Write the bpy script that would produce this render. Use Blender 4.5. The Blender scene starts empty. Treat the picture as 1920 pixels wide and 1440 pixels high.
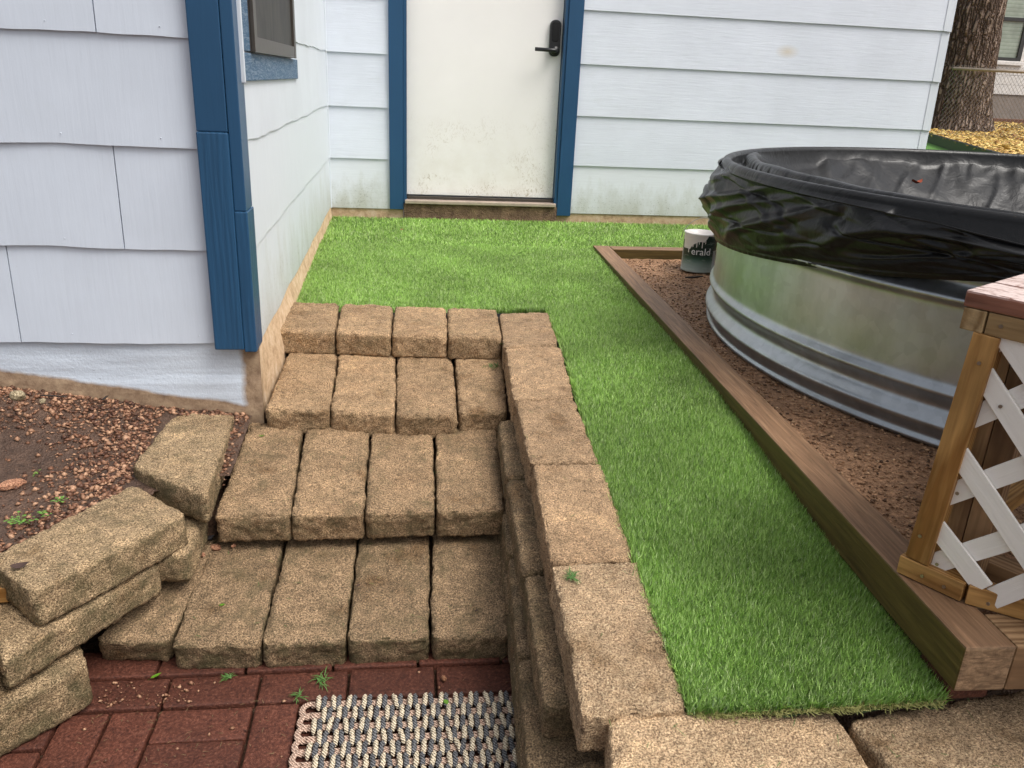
import bpy, math, random
import numpy as np
from mathutils import Vector, Matrix, noise
random.seed(7)
RNG = np.random.default_rng(11)
S = bpy.context.scene
COL = S.collection

# ------------------------------------------------------------------ camera
FPX = 1525.09
YAW, PITCH, ROLL = -0.1447, 0.3580, 0.0468
CAM = np.array([-0.059, -5.276, 0.888])
def _rot(yaw, pitch, roll):
    cy, sy = math.cos(yaw), math.sin(yaw)
    F0 = np.array([-sy, cy, 0]); R0 = np.array([cy, sy, 0]); U0 = np.array([0, 0, 1.])
    cp, sp = math.cos(pitch), math.sin(pitch)
    F = F0*cp-U0*sp; U = U0*cp+F0*sp
    cr, sr = math.cos(roll), math.sin(roll)
    return R0*cr+U*sr, U*cr-R0*sr, F
RR, UU, FF = _rot(YAW, PITCH, ROLL)
cd = bpy.data.cameras.new('camera'); cam = bpy.data.objects.new('camera', cd); COL.objects.link(cam)
cd.sensor_width = 36; cd.lens = FPX*36/1920; cd.clip_start = 0.05; cd.clip_end = 1000
M = Matrix(((RR[0], UU[0], -FF[0], CAM[0]), (RR[1], UU[1], -FF[1], CAM[1]), (RR[2], UU[2], -FF[2], CAM[2]), (0, 0, 0, 1)))
cam.matrix_world = M
S.camera = cam

# ------------------------------------------------------------------ sky, sun, exposure
SUN_EL, SUN_AZ = math.radians(58), math.radians(125)     # azimuth from +Y clockwise (towards +X)
w = bpy.data.worlds.new('World'); S.world = w; w.use_nodes = True
nt = w.node_tree; bg = nt.nodes['Background']
sky = nt.nodes.new('ShaderNodeTexSky'); sky.sky_type = 'NISHITA'; sky.sun_disc = False
sky.sun_elevation = SUN_EL; sky.sun_rotation = SUN_AZ
sky.dust_density = 6.0; sky.air_density = 0.9; sky.ozone_density = 0.6
hs = nt.nodes.new('ShaderNodeHueSaturation'); hs.inputs['Saturation'].default_value = 0.28
nt.links.new(sky.outputs[0], hs.inputs['Color']); nt.links.new(hs.outputs[0], bg.inputs['Color'])
bg.inputs['Strength'].default_value = 0.15
sl = bpy.data.lights.new('sun', 'SUN'); sl.energy = 1.4; sl.angle = math.radians(28); sl.color = (1, 0.96, 0.9)
so = bpy.data.objects.new('sun', sl); COL.objects.link(so)
sd = Vector((math.sin(SUN_AZ)*math.cos(SUN_EL), math.cos(SUN_AZ)*math.cos(SUN_EL), math.sin(SUN_EL)))
so.rotation_euler = sd.to_track_quat('Z', 'Y').to_euler()
S.view_settings.view_transform = 'Standard'; S.view_settings.look = 'None'
S.view_settings.gamma = 1; S.view_settings.use_curve_mapping = False
S.view_settings.exposure = 0.35
S.render.engine = 'CYCLES'

# ------------------------------------------------------------------ helpers
def at(x, y, ax, v):
    """world point seen at photograph pixel (x, y) on the plane axis ax = v (survey helper)"""
    d = FF*FPX+RR*(x-960)-UU*(y-720)
    return CAM+d*((v-CAM[ax])/d[ax])
def atp(x, y, P, n):
    d = FF*FPX+RR*(x-960)-UU*(y-720)
    return CAM+d*(((P-CAM)@n)/(d@n))

def tag(o, label=None, cat=None, group=None, kind=None):
    if label: o['label'] = label
    if cat: o['category'] = cat
    if group: o['group'] = group
    if kind: o['kind'] = kind
    return o
def empty(name, loc, label=None, cat=None, group=None, kind=None):
    o = bpy.data.objects.new(name, None); COL.objects.link(o); o.location = loc; o.empty_display_size = .05
    return tag(o, label, cat, group, kind)
def mobj(name, me, parent=None, mat=None, mw=None):
    o = bpy.data.objects.new(name, me); COL.objects.link(o)
    if mat and not me.materials: me.materials.append(mat)
    if mw is not None: o.matrix_world = mw
    if parent is not None:
        o.parent = parent
        pl = Matrix.Translation(parent.location) if parent.parent is None and parent.type == 'EMPTY' else parent.matrix_basis.copy()
        if parent.type != 'EMPTY' and parent.parent is not None:
            pl = Matrix.Translation(parent.parent.location) @ parent.matrix_parent_inverse @ parent.matrix_basis
        o.matrix_parent_inverse = pl.inverted()
    return o
def mesh(verts, faces, smooth=False, name='m'):
    me = bpy.data.meshes.new(name); me.from_pydata([tuple(v) for v in verts], [], [tuple(f) for f in faces])
    if smooth: me.polygons.foreach_set('use_smooth', [True]*len(me.polygons))
    me.update(); return me
def npmesh(verts, tris, smooth=False):
    """tris: (n,3) int array"""
    me = bpy.data.meshes.new('m'); n = len(verts); m = len(tris); k = tris.shape[1]
    me.vertices.add(n); me.vertices.foreach_set('co', np.ascontiguousarray(verts, dtype=np.float32).ravel())
    me.loops.add(m*k); me.loops.foreach_set('vertex_index', np.ascontiguousarray(tris, dtype=np.int32).ravel())
    me.polygons.add(m); me.polygons.foreach_set('loop_start', np.arange(0, m*k, k, dtype=np.int32))
    if smooth: me.polygons.foreach_set('use_smooth', np.ones(m, dtype=bool))
    me.update(calc_edges=True); me.validate(); return me

_bc = {}
def boxmesh(sx, sy, sz, bev=0.0):
    """bevelled box centred on the origin"""
    key = (round(sx, 4), round(sy, 4), round(sz, 4), bev)
    if key in _bc: return _bc[key].copy()
    import bmesh
    bm = bmesh.new(); bmesh.ops.create_cube(bm, size=1)
    for v in bm.verts: v.co = Vector((v.co.x*sx, v.co.y*sy, v.co.z*sz))
    if bev > 0: bmesh.ops.bevel(bm, geom=list(bm.edges), offset=bev, segments=2, affect='EDGES', profile=.6)
    me = bpy.data.meshes.new('box'); bm.to_mesh(me); bm.free(); _bc[key] = me
    return me.copy()
def box(name, lo, hi, mat, parent=None, bev=0.002):
    lo = np.array(lo, float); hi = np.array(hi, float); s = hi-lo; c = (lo+hi)/2
    return mobj(name, boxmesh(s[0], s[1], s[2], bev), parent, mat, Matrix.Translation(c))
def frame(ux, uz, c):
    ux = Vector(ux).normalized(); uz = Vector(uz); uz = (uz-ux*uz.dot(ux)).normalized(); uy = uz.cross(ux)
    m = Matrix((ux, uy, uz)).transposed().to_4x4(); m.translation = Vector(c); return m
def bar(name, p0, p1, wid, hgt, mat, parent=None, up=(0, 0, 1), bev=0.002):
    """bar with its length along local X"""
    p0 = Vector(p0); p1 = Vector(p1)
    return mobj(name, boxmesh((p1-p0).length, wid, hgt, bev), parent, mat, frame(p1-p0, up, (p0+p1)/2))
def tube(pts, r, n=8, closed=False, cap=True, rfun=None):
    P = [Vector(p) for p in pts]; V = []; Fc = []
    up = Vector((0.13, 0.2, 1)).normalized()
    m = len(P)
    for i, p in enumerate(P):
        t = (P[(i+1) % m if closed else min(i+1, m-1)]-P[i-1 if closed else max(i-1, 0)]).normalized()
        a = t.cross(up)
        if a.length < .05: a = t.cross(Vector((1, 0, 0)))
        a.normalize(); b = t.cross(a); rr = r if rfun is None else rfun(i/(m-1))*r
        for k in range(n):
            th = 2*math.pi*k/n; V.append(p+(a*math.cos(th)+b*math.sin(th))*rr)
    for i in range(m if closed else m-1):
        j = (i+1) % m
        for k in range(n): Fc.append((i*n+k, i*n+(k+1) % n, j*n+(k+1) % n, j*n+k))
    if cap and not closed:
        Fc.append(tuple(range(n))[::-1]); Fc.append(tuple((m-1)*n+k for k in range(n)))
    return V, Fc

# ------------------------------------------------------------------ material kit
class NB:
    def __init__(s, name):
        s.m = bpy.data.materials.new(name); s.m.use_nodes = True; s.t = s.m.node_tree
        s.b = s.t.nodes['Principled BSDF']; s.tc = s.t.nodes.new('ShaderNodeTexCoord')
        s.vec = s.tc.outputs['Object']
    def n(s, k, **kw):
        nd = s.t.nodes.new(k)
        for a, b in kw.items(): setattr(nd, a, b)
        return nd
    def l(s, a, b): s.t.links.new(a, b)
    def randvec(s, amt=37.0):
        oi = s.n('ShaderNodeObjectInfo'); mu = s.n('ShaderNodeMath', operation='MULTIPLY'); mu.inputs[1].default_value = amt
        s.l(oi.outputs['Random'], mu.inputs[0])
        ad = s.n('ShaderNodeVectorMath', operation='ADD'); s.l(s.vec, ad.inputs[0]); s.l(mu.outputs[0], ad.inputs[1])
        s.vec = ad.outputs[0]; s.rand = oi.outputs['Random']; return s
    def world(s):
        g = s.n('ShaderNodeNewGeometry'); s.vec = g.outputs['Position']; return s
    def scale(s, v):
        mp = s.n('ShaderNodeMapping'); mp.inputs['Scale'].default_value = v; s.l(s.vec, mp.inputs['Vector']); return mp.outputs[0]
    def noise(s, sc, det=4, rough=.6, vec=None, dist=0.0):
        nd = s.n('ShaderNodeTexNoise'); nd.inputs['Scale'].default_value = sc; nd.inputs['Detail'].default_value = det
        nd.inputs['Roughness'].default_value = rough; nd.inputs['Distortion'].default_value = dist
        s.l(vec or s.vec, nd.inputs['Vector']); return nd.outputs['Fac']
    def vor(s, sc, vec=None, feature='F1', out='Distance'):
        nd = s.n('ShaderNodeTexVoronoi', feature=feature); nd.inputs['Scale'].default_value = sc
        s.l(vec or s.vec, nd.inputs['Vector']); return nd.outputs[out]
    def ramp(s, f, stops, interp='LINEAR'):
        r = s.n('ShaderNodeValToRGB'); r.color_ramp.interpolation = interp; e = r.color_ramp.elements
        while len(e) < len(stops): e.new(.5)
        for i, (p, c) in enumerate(stops):
            e[i].position = p; e[i].color = (*c, 1) if isinstance(c, (tuple, list)) else (c, c, c, 1)
        s.l(f, r.inputs[0]); return r.outputs[0]
    def mix(s, f, a, b, mode='MIX'):
        m = s.n('ShaderNodeMix', data_type='RGBA', blend_type=mode)
        for v, i in ((f, 0), (a, 6), (b, 7)):
            if isinstance(v, (int, float)): m.inputs[i].default_value = v if i == 0 else (v, v, v, 1)
            elif isinstance(v, tuple): m.inputs[i].default_value = (*v, 1)
            else: s.l(v, m.inputs[i])
        return m.outputs[2]
    def math(s, op, a, b=None, c=None):
        m = s.n('ShaderNodeMath', operation=op)
        for v, i in ((a, 0), (b, 1), (c, 2)):
            if v is None: continue
            if isinstance(v, (int, float)): m.inputs[i].default_value = v
            else: s.l(v, m.inputs[i])
        return m.outputs[0]
    def xyz(s, vec=None):
        x = s.n('ShaderNodeSeparateXYZ'); s.l(vec or s.vec, x.inputs[0]); return x.outputs
    def bump(s, h, strength=.5, dist=.002, prev=None):
        b = s.n('ShaderNodeBump'); b.inputs['Strength'].default_value = strength; b.inputs['Distance'].default_value = dist
        s.l(h, b.inputs['Height'])
        if prev is not None: s.l(prev, b.inputs['Normal'])
        return b.outputs[0]
    def fin(s, col=None, rough=.6, nrm=None, spec=None, metal=None):
        if col is not None:
            if isinstance(col, tuple): s.b.inputs['Base Color'].default_value = (*col, 1)
            else: s.l(col, s.b.inputs['Base Color'])
        if isinstance(rough, (int, float)): s.b.inputs['Roughness'].default_value = rough
        else: s.l(rough, s.b.inputs['Roughness'])
        if nrm is not None: s.l(nrm, s.b.inputs['Normal'])
        if spec is not None: s.b.inputs['Specular IOR Level'].default_value = spec
        if metal is not None: s.b.inputs['Metallic'].default_value = metal
        return s.m

def stone_mat(name, light, mid, dark, moss=0.5, wet=.72):
    s = NB(name).randvec()
    grain = s.noise(270, 3, .8); grain2 = s.vor(260); coarse = s.noise(9, 5, .6); mid_n = s.noise(38, 4, .7)
    light, mid = (light[0]*1.10, light[1]*1.03, light[2]*.94), (mid[0]*1.10, mid[1]*1.03, mid[2]*.93)
    base = s.ramp(grain, [(.32, tuple(k*.6 for k in dark)), (.42, dark), (.50, mid), (.60, light), (.72, tuple(min(1, c*1.6) for c in light))])
    tint = s.ramp(coarse, [(.30, (.58, .50, .40)), (.43, (.90, .86, .80)), (.58, (1.05, 1.0, .94)), (.70, (1.28, 1.22, 1.12))])
    c = s.mix(1.0, base, tint, 'MULTIPLY')
    var = s.math('MULTIPLY_ADD', s.rand, .22, .92)
    c = s.mix(1.0, c, var, 'MULTIPLY')
    blot = s.ramp(mid_n, [(.35, .74), (.6, 1.08)])
    c = s.mix(1.0, c, blot, 'MULTIPLY')
    pit = s.ramp(s.vor(120), [(.05, .45), (.16, 1.0)])
    c = s.mix(.6, c, s.mix(1.0, c, pit, 'MULTIPLY'))
    mm = s.ramp(s.noise(13, 5, .65), [(.50, 0.0), (.68, moss)])
    c = s.mix(mm, c, (.10, .082, .038))
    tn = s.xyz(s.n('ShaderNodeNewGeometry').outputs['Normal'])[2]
    c = s.mix(s.ramp(s.noise(5.5, 4, .6), [(.52, 0.0), (.68, .35)]), c, s.mix(1.0, c, (.62, .55, .50), 'MULTIPLY'))
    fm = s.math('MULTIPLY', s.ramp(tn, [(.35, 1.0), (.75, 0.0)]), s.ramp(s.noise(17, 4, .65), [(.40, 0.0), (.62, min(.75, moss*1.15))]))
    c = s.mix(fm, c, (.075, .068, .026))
    h = s.math('ADD', s.math('MULTIPLY', grain, .7), s.math('MULTIPLY', mid_n, .8))
    nr = s.bump(h, 1.0, .008); nr = s.bump(grain2, .5, .003, nr)
    return s.fin(c, s.ramp(coarse, [(.3, wet-.1), (.7, wet+.15)]), nr, .35)

def wood_mat(name, a, b, rings=22, rough=.62, stain=None, spec=.3):
    s = NB(name).randvec()
    v = s.scale((1.1, 14, 14)); n1 = s.noise(3.2, 5, .6, v, 1.2)
    wv = s.n('ShaderNodeTexWave', wave_type='BANDS', bands_direction='Y'); wv.inputs['Scale'].default_value = rings
    wv.inputs['Distortion'].default_value = 7; wv.inputs['Detail'].default_value = 3; wv.inputs['Detail Scale'].default_value = .9
    s.l(s.scale((.12, 1, .9)), wv.inputs['Vector'])
    fine = s.noise(90, 3, .6, s.scale((.05, 1, 1)))
    f = s.math('ADD', s.math('MULTIPLY', wv.outputs['Fac'], .45), s.math('MULTIPLY', n1, .55))
    c = s.ramp(f, [(.25, a), (.7, b)])
    c = s.mix(1.0, c, s.ramp(fine, [(.3, .72), (.65, 1.1)]), 'MULTIPLY')
    c = s.mix(1.0, c, s.ramp(s.noise(5, 4, .6), [(.3, .75), (.7, 1.12)]), 'MULTIPLY')
    if stain: c = s.mix(s.ramp(s.noise(4, 4, .6), [(.45, 0.0), (.7, .75)]), c, stain)
    nr = s.bump(s.math('ADD', f, fine), .5, .0018)
    return s.fin(c, rough, nr, spec)

def paint_mat(name, col, grain_axis='Z', dirt=0.3, rough=.45, bumpa=.35, grime=(.33, .34, .25), specks=True, sc=1.0):
    s = NB(name).randvec()
    sca = {'Z': (14, 14, .9), 'X': (.9, 14, 14), 'Y': (14, .9, 14)}[grain_axis]
    g = s.noise(7*sc, 5, .62, s.scale(sca), .4); big = s.noise(2.2, 4, .6)
    c = s.mix(1.0, col, s.ramp(big, [(.3, .92), (.7, 1.04)]), 'MULTIPLY')
    c = s.mix(1.0, c, s.ramp(g, [(.3, .965), (.6, 1.0)]), 'MULTIPLY')
    if dirt > 0:
        d = s.ramp(s.noise(6, 6, .7), [(.56, 0.0), (.80, dirt)]); c = s.mix(d, c, grime)
    if specks:
        k = s.ramp(s.vor(26), [(.0, 1.0), (.022, 0.0)]); kk = s.ramp(s.noise(4, 2), [(.52, 0.0), (.6, .8)])
        c = s.mix(s.math('MULTIPLY', k, kk), c, (.12, .11, .1))
    nr = s.bump(g, bumpa, .0022); nr = s.bump(s.noise(160, 2), .12, .0008, nr)
    return s.fin(c, rough, nr, .4)

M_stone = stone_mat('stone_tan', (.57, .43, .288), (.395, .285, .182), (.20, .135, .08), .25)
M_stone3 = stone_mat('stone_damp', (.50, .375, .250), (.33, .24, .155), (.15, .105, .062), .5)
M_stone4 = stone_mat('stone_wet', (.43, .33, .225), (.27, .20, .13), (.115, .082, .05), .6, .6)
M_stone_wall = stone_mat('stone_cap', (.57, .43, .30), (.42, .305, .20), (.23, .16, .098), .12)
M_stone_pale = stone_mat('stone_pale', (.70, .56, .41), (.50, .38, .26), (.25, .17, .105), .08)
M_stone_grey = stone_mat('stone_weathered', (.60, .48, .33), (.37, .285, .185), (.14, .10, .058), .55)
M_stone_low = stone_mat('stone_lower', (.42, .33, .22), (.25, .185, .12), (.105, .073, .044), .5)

# painted siding variants
M_side_front = paint_mat('siding_lavender', (.605, .665, .755), 'Z', .06, bumpa=.22)
M_side_left = paint_mat('siding_white', (.66, .70, .755), 'Z', .10, .45, .45)
M_side_back = paint_mat('siding_blue', (.695, .735, .81), 'X', .10, bumpa=.6)
def siding_dirty(name, col, axis, z0, z1, amount):
    """painted board with splash-back grime where the board is near the soil (world height z0..z1)"""
    s = NB(name); s.world()
    sca = (14, 14, .9) if axis == 'Z' else (.9, 14, 14)
    g = s.noise(7, 5, .62, s.scale(sca), .4)
    z = s.xyz()[2]
    k = s.math('SUBTRACT', 1.0, s.math('DIVIDE', s.math('SUBTRACT', z, z0), z1-z0))
    k = s.math('ADD', k, s.math('MULTIPLY', s.math('SUBTRACT', s.noise(9, 6, .7, s.scale((1, 1, .45))), .5), 1.5))
    m = s.ramp(k, [(.35, 0.0), (1.1 if False else 1.0, amount)])
    c = s.mix(m, s.mix(1.0, col, s.ramp(g, [(.3, .95), (.6, 1.0)]), 'MULTIPLY'), (.34, .34, .25))
    sp = s.ramp(s.noise(110, 3, .7), [(.60, 0.0), (.68, 1.0)])
    c = s.mix(s.math('MULTIPLY', sp, s.ramp(k, [(.3, 0.0), (1.0, .75)])), c, (.10, .11, .08))
    nr = s.bump(g, .4, .002)
    return s.fin(c, .5, nr, .35)
M_side_back_dirty = siding_dirty('siding_blue_grimy', (.70, .735, .775), 'X', .05, .42, .6)
M_side_left_dirty = siding_dirty('siding_white_grimy', (.66, .70, .745), 'Z', .05, .48, .5)
def add_stain(m):
    t = m.node_tree; b = t.nodes['Principled BSDF']; src = b.inputs['Base Color'].links[0].from_socket
    g = t.nodes.new('ShaderNodeNewGeometry'); c = at(1476, 97, 1, -.01)
    mp = t.nodes.new('ShaderNodeMapping'); mp.vector_type = 'TEXTURE'; mp.inputs['Location'].default_value = tuple(c); mp.inputs['Scale'].default_value = (.095, 1, .05)
    t.links.new(g.outputs['Position'], mp.inputs[0]); gr = t.nodes.new('ShaderNodeTexGradient'); gr.gradient_type = 'SPHERICAL'; t.links.new(mp.outputs[0], gr.inputs[0])
    r = t.nodes.new('ShaderNodeValToRGB'); r.color_ramp.elements[0].position = .1; r.color_ramp.elements[1].position = .95; r.color_ramp.elements[1].color = (.6, .6, .6, 1)
    t.links.new(gr.outputs[0], r.inputs[0]); mx = t.nodes.new('ShaderNodeMix'); mx.data_type = 'RGBA'; t.links.new(r.outputs[0], mx.inputs[0]); t.links.new(src, mx.inputs[6]); mx.inputs[7].default_value = (.55, .44, .27, 1)
    t.links.new(mx.outputs[2], b.inputs['Base Color'])
add_stain(M_side_back)
M_blue = paint_mat('trim_blue', (.018, .072, .155), 'Z', .0, .38, .22, specks=False)
def rough_blue():
    s = NB('trim_blue_woody').randvec()
    v = s.scale((30, 30, 1.6)); n = s.noise(2.2, 4, .55, v, 1.8)
    wv = s.n('ShaderNodeTexWave', wave_type='BANDS', bands_direction='X'); wv.inputs['Scale'].default_value = 20
    wv.inputs['Distortion'].default_value = 16; wv.inputs['Detail'].default_value = 2; wv.inputs['Detail Scale'].default_value = .45
    s.l(s.scale((1, 1, .11)), wv.inputs['Vector'])
    h = s.math('ADD', wv.outputs['Fac'], s.math('MULTIPLY', n, .6))
    h = s.math('ADD', s.math('MULTIPLY', wv.outputs['Fac'], .25), s.math('MULTIPLY', s.noise(1.6, 5, .6, s.scale((42, 42, 2.2)), .9), 1.3))
    c = s.mix(1.0, (.018, .074, .158), s.ramp(h, [(.4, .8), (1.0, 1.08)]), 'MULTIPLY')
    return s.fin(c, .42, s.bump(h, .6, .003), .4)
M_blue_rough = rough_blue()
def worn_blue():
    s = NB('trim_blue_worn').randvec()
    g = s.noise(9, 6, .75, s.scale((5, 1.6, 14)), 1.5)
    c = s.mix(s.ramp(g, [(.47, 0.0), (.70, .75)]), (.055, .12, .205), (.36, .42, .50))
    return s.fin(c, .6, s.bump(g, .6, .003), .3)
M_blue_worn = worn_blue()
def door_mat():
    s = NB('door_white'); s.world(); z = s.xyz()[2]
    low = s.ramp(z, [(.15, 1.0), (.75, 0.0)])
    c = s.mix(1.0, (.86, .835, .81), s.ramp(s.noise(2.5, 4), [(.3, .97), (.7, 1.02)]), 'MULTIPLY')
    sc = s.ramp(s.noise(30, 6, .8, s.scale((1.6, 1, .8)), 2.2), [(.53, 0.0), (.60, 1.0)])
    sc = s.math('MULTIPLY', sc, s.ramp(s.noise(4.5, 3, .6), [(.46, 0.0), (.58, 1.0)]))
    c = s.mix(s.math('MULTIPLY', sc, low), c, (.44, .37, .28))
    edge = s.ramp(s.xyz()[0], [(.72, 0.0), (.93, 1.0)])
    sp = s.ramp(s.noise(70, 4, .75), [(.60, 0.0), (.67, 1.0)])
    c = s.mix(s.math('MULTIPLY', s.math('MULTIPLY', sp, edge), s.ramp(z, [(.2, .9), (.95, .15)])), c, (.33, .30, .25))
    c = s.mix(s.math('MULTIPLY', low, s.ramp(s.noise(7, 5, .7), [(.4, 0.0), (.8, .5)])), c, (.60, .54, .45))
    return s.fin(c, .35, s.bump(s.noise(45, 3), .08, .001), .45)
M_door = door_mat()
def simple(name, col, rough=.5, metal=0.0, bump=0.0, bs=60, spec=.5):
    s = NB(name); nr = s.bump(s.noise(bs, 4), bump, .002) if bump else None
    c = s.mix(1.0, col, s.ramp(s.noise(bs*.3, 4), [(.3, .85), (.7, 1.1)]), 'MULTIPLY')
    return s.fin(c, rough, nr, spec, metal)
M_black = simple('black_satin', (.012, .012, .013), .35)
M_blackgloss = simple('black_glass', (.01, .01, .011), .08)
M_bronze = simple('bronze_frame', (.065, .055, .046), .4, .3, .2)
M_screen = NB('window_screen').fin((.04, .037, .033), .3, None, .5)
def screen_mat():
    s = NB('screen_dusty').randvec()
    c = s.ramp(s.noise(4, 4, .6, s.scale((1, 3, .8)), 1.0), [(.35, (.012, .011, .010)), (.7, (.05, .046, .040))])
    return s.fin(c, .5, None, .3)
M_screen = screen_mat()
def concrete_paint():
    """foundation: block-render, blue paint stops a little above the soil in a wavy line"""
    s = NB('foundation_painted'); s.world(); x, y, z = s.xyz()
    g = s.noise(90, 5, .7); ln = s.noise(16, 4, .6, s.scale((.25, 1, 4)))
    pit = s.ramp(s.vor(44), [(.0, 0.0), (.10, 1.0)]); pm = s.ramp(s.noise(9, 3), [(.45, 0.0), (.62, 1.0)])
    raw = s.ramp(s.noise(30, 5, .65), [(.3, (.20, .13, .085)), (.65, (.40, .29, .19))])
    paint = s.mix(1.0, (.60, .67, .76), s.ramp(ln, [(.3, .86), (.6, 1.03)]), 'MULTIPLY')
    paint = s.mix(s.math('MULTIPLY', s.math('SUBTRACT', 1.0, pit), pm), paint, (.10, .09, .085))
    # soil line: z falls from -0.0 at x=-1.25 to -.11 at x=-.6 ; raw band ~3 cm above it
    zl = s.math('MULTIPLY_ADD', s.math('ADD', x, 1.25), -.165, .022)
    zl = s.math('ADD', zl, s.math('MULTIPLY', s.math('SUBTRACT', s.noise(7, 4), .5), .035))
    xl = s.math('MULTIPLY_ADD', s.math('SUBTRACT', s.noise(8, 4), .5), .05, -.528)
    m = s.math('MULTIPLY', s.ramp(s.math('SUBTRACT', z, zl), [(.0, 0.0), (.012, 1.0)]), s.ramp(s.math('SUBTRACT', xl, x), [(.0, 0.0), (.02, 1.0)]))
    c = s.mix(m, raw, paint)
    nr = s.bump(s.math('ADD', g, s.math('MULTIPLY', ln, .5)), .6, .004)
    return s.fin(c, .75, nr, .2)
M_found = concrete_paint()
def raw_stucco():
    s = NB('raw_stucco'); s.world(); n = s.noise(24, 6, .7)
    c = s.ramp(n, [(.3, (.36, .24, .14)), (.5, (.56, .40, .25)), (.7, (.66, .52, .37))])
    return s.fin(c, .8, s.bump(s.noise(60, 5, .7), .7, .005), .2)
M_stucco = raw_stucco()
def soil_mat(name, a, b, cscale=40, wet=.6):
    s = NB(name); s.world(); n = s.noise(cscale, 6, .75); n2 = s.noise(5, 4); v = s.vor(150)
    c = s.ramp(n, [(.32, a), (.62, b), (.78, tuple(min(1, k*1.9) for k in b))])
    c = s.mix(1.0, c, s.ramp(n2, [(.3, .7), (.7, 1.2)]), 'MULTIPLY')
    h = s.math('ADD', n, s.math('MULTIPLY', v, .5))
    return s.fin(c, wet, s.bump(h, 1.0, .01), .35)
M_soil = soil_mat('bed_soil', (.18, .092, .045), (.56, .32, .18), 60)
M_mud = soil_mat('mud', (.055, .032, .022), (.115, .068, .046), 30, .5)
M_dark_soil = soil_mat('joint_soil', (.025, .014, .008), (.11, .058, .032), 70)
M_bed_timber = wood_mat('timber_top', (.13, .072, .048), (.27, .165, .115), 16, .6)
def timber_mat():
    """pressure-treated timber: greenish treatment left on the long outer side, brown weathered top (object space)"""
    s = NB('timber_treated').randvec()
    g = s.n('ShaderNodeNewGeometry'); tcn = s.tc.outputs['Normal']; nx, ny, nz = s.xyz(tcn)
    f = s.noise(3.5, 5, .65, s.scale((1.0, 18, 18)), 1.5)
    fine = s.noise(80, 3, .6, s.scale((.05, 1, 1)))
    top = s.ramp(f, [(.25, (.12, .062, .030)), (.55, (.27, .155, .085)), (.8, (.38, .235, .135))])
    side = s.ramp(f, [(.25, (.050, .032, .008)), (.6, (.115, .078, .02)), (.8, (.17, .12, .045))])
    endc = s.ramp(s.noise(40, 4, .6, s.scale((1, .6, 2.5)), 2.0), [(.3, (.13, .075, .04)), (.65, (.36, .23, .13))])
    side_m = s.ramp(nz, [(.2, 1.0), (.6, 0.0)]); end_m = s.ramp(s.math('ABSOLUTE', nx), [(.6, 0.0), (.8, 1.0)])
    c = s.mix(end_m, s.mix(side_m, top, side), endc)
    c = s.mix(1.0, c, s.ramp(fine, [(.3, .72), (.65, 1.1)]), 'MULTIPLY')
    c = s.mix(s.ramp(s.vor(24), [(.0, .8), (.05, 0.0)]), c, (.04, .025, .018))
    return s.fin(c, .55, s.bump(s.math('ADD', f, fine), .5, .002), .4)
M_timber = timber_mat()
M_pine = wood_mat('pine_treated', (.26, .12, .032), (.52, .29, .10), 34, .45)
M_pine_pale = wood_mat('pine_pale', (.30, .19, .085), (.50, .35, .18), 18, .5)
M_pine_grey = wood_mat('pine_grey', (.23, .128, .06), (.46, .285, .15), 24, .55, (.14, .08, .045))
M_deck = wood_mat('deck_board_red', (.15, .055, .032), (.30, .13, .085), 22, .34, None, .5)
def deck_wear(m):
    """worn, flaking pale film on the walked-on faces only"""
    t = m.node_tree; b = t.nodes['Principled BSDF']; src = b.inputs['Base Color'].links[0].from_socket
    tc = t.nodes.new('ShaderNodeTexCoord'); sx = t.nodes.new('ShaderNodeSeparateXYZ'); t.links.new(tc.outputs['Normal'], sx.inputs[0])
    mp = t.nodes.new('ShaderNodeMapping'); mp.inputs['Scale'].default_value = (.35, 1, 1); t.links.new(tc.outputs['Object'], mp.inputs[0])
    n = t.nodes.new('ShaderNodeTexNoise'); n.inputs['Scale'].default_value = 120; n.inputs['Detail'].default_value = 6; n.inputs['Roughness'].default_value = .7; t.links.new(mp.outputs[0], n.inputs[0])
    r = t.nodes.new('ShaderNodeValToRGB'); r.color_ramp.elements[0].position = .38; r.color_ramp.elements[1].position = .50; t.links.new(n.outputs['Fac'], r.inputs[0])
    mu = t.nodes.new('ShaderNodeMath'); mu.operation = 'MULTIPLY'; t.links.new(r.outputs[0], mu.inputs[0]); t.links.new(sx.outputs[2], mu.inputs[1]); mu.use_clamp = True
    mx = t.nodes.new('ShaderNodeMix'); mx.data_type = 'RGBA'; t.links.new(mu.outputs[0], mx.inputs[0]); t.links.new(src, mx.inputs[6]); mx.inputs[7].default_value = (.66, .53, .49, 1)
    t.links.new(mx.outputs[2], b.inputs['Base Color'])
deck_wear(M_deck)
M_white_lattice = paint_mat('lattice_white', (.90, .86, .80), 'X', .1, .5, .6, specks=False)
M_screw = simple('screw_head', (.35, .31, .25), .35, .9)
def galv():
    s = NB('galvanised').randvec()
    v = s.vor(34, out='Color'); sp = s.n('ShaderNodeSeparateColor'); s.l(v, sp.inputs[0])
    st = s.noise(10, 5, .65, s.scale((.7, .7, .25)))
    c = s.mix(1.0, (.47, .50, .525), s.ramp(st, [(.3, .80), (.7, 1.1)]), 'MULTIPLY')
    c = s.mix(1.0, c, s.ramp(sp.outputs[0], [(.0, .93), (1.0, 1.05)]), 'MULTIPLY')
    r = s.math('ADD', s.math('MULTIPLY', sp.outputs[1], .06), s.math('MULTIPLY', st, .25))
    r = s.math('ADD', r, .24)
    return s.fin(c, r, s.bump(s.noise(220, 2), .06, .0006), .5, .92)
M_galv = galv()
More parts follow.
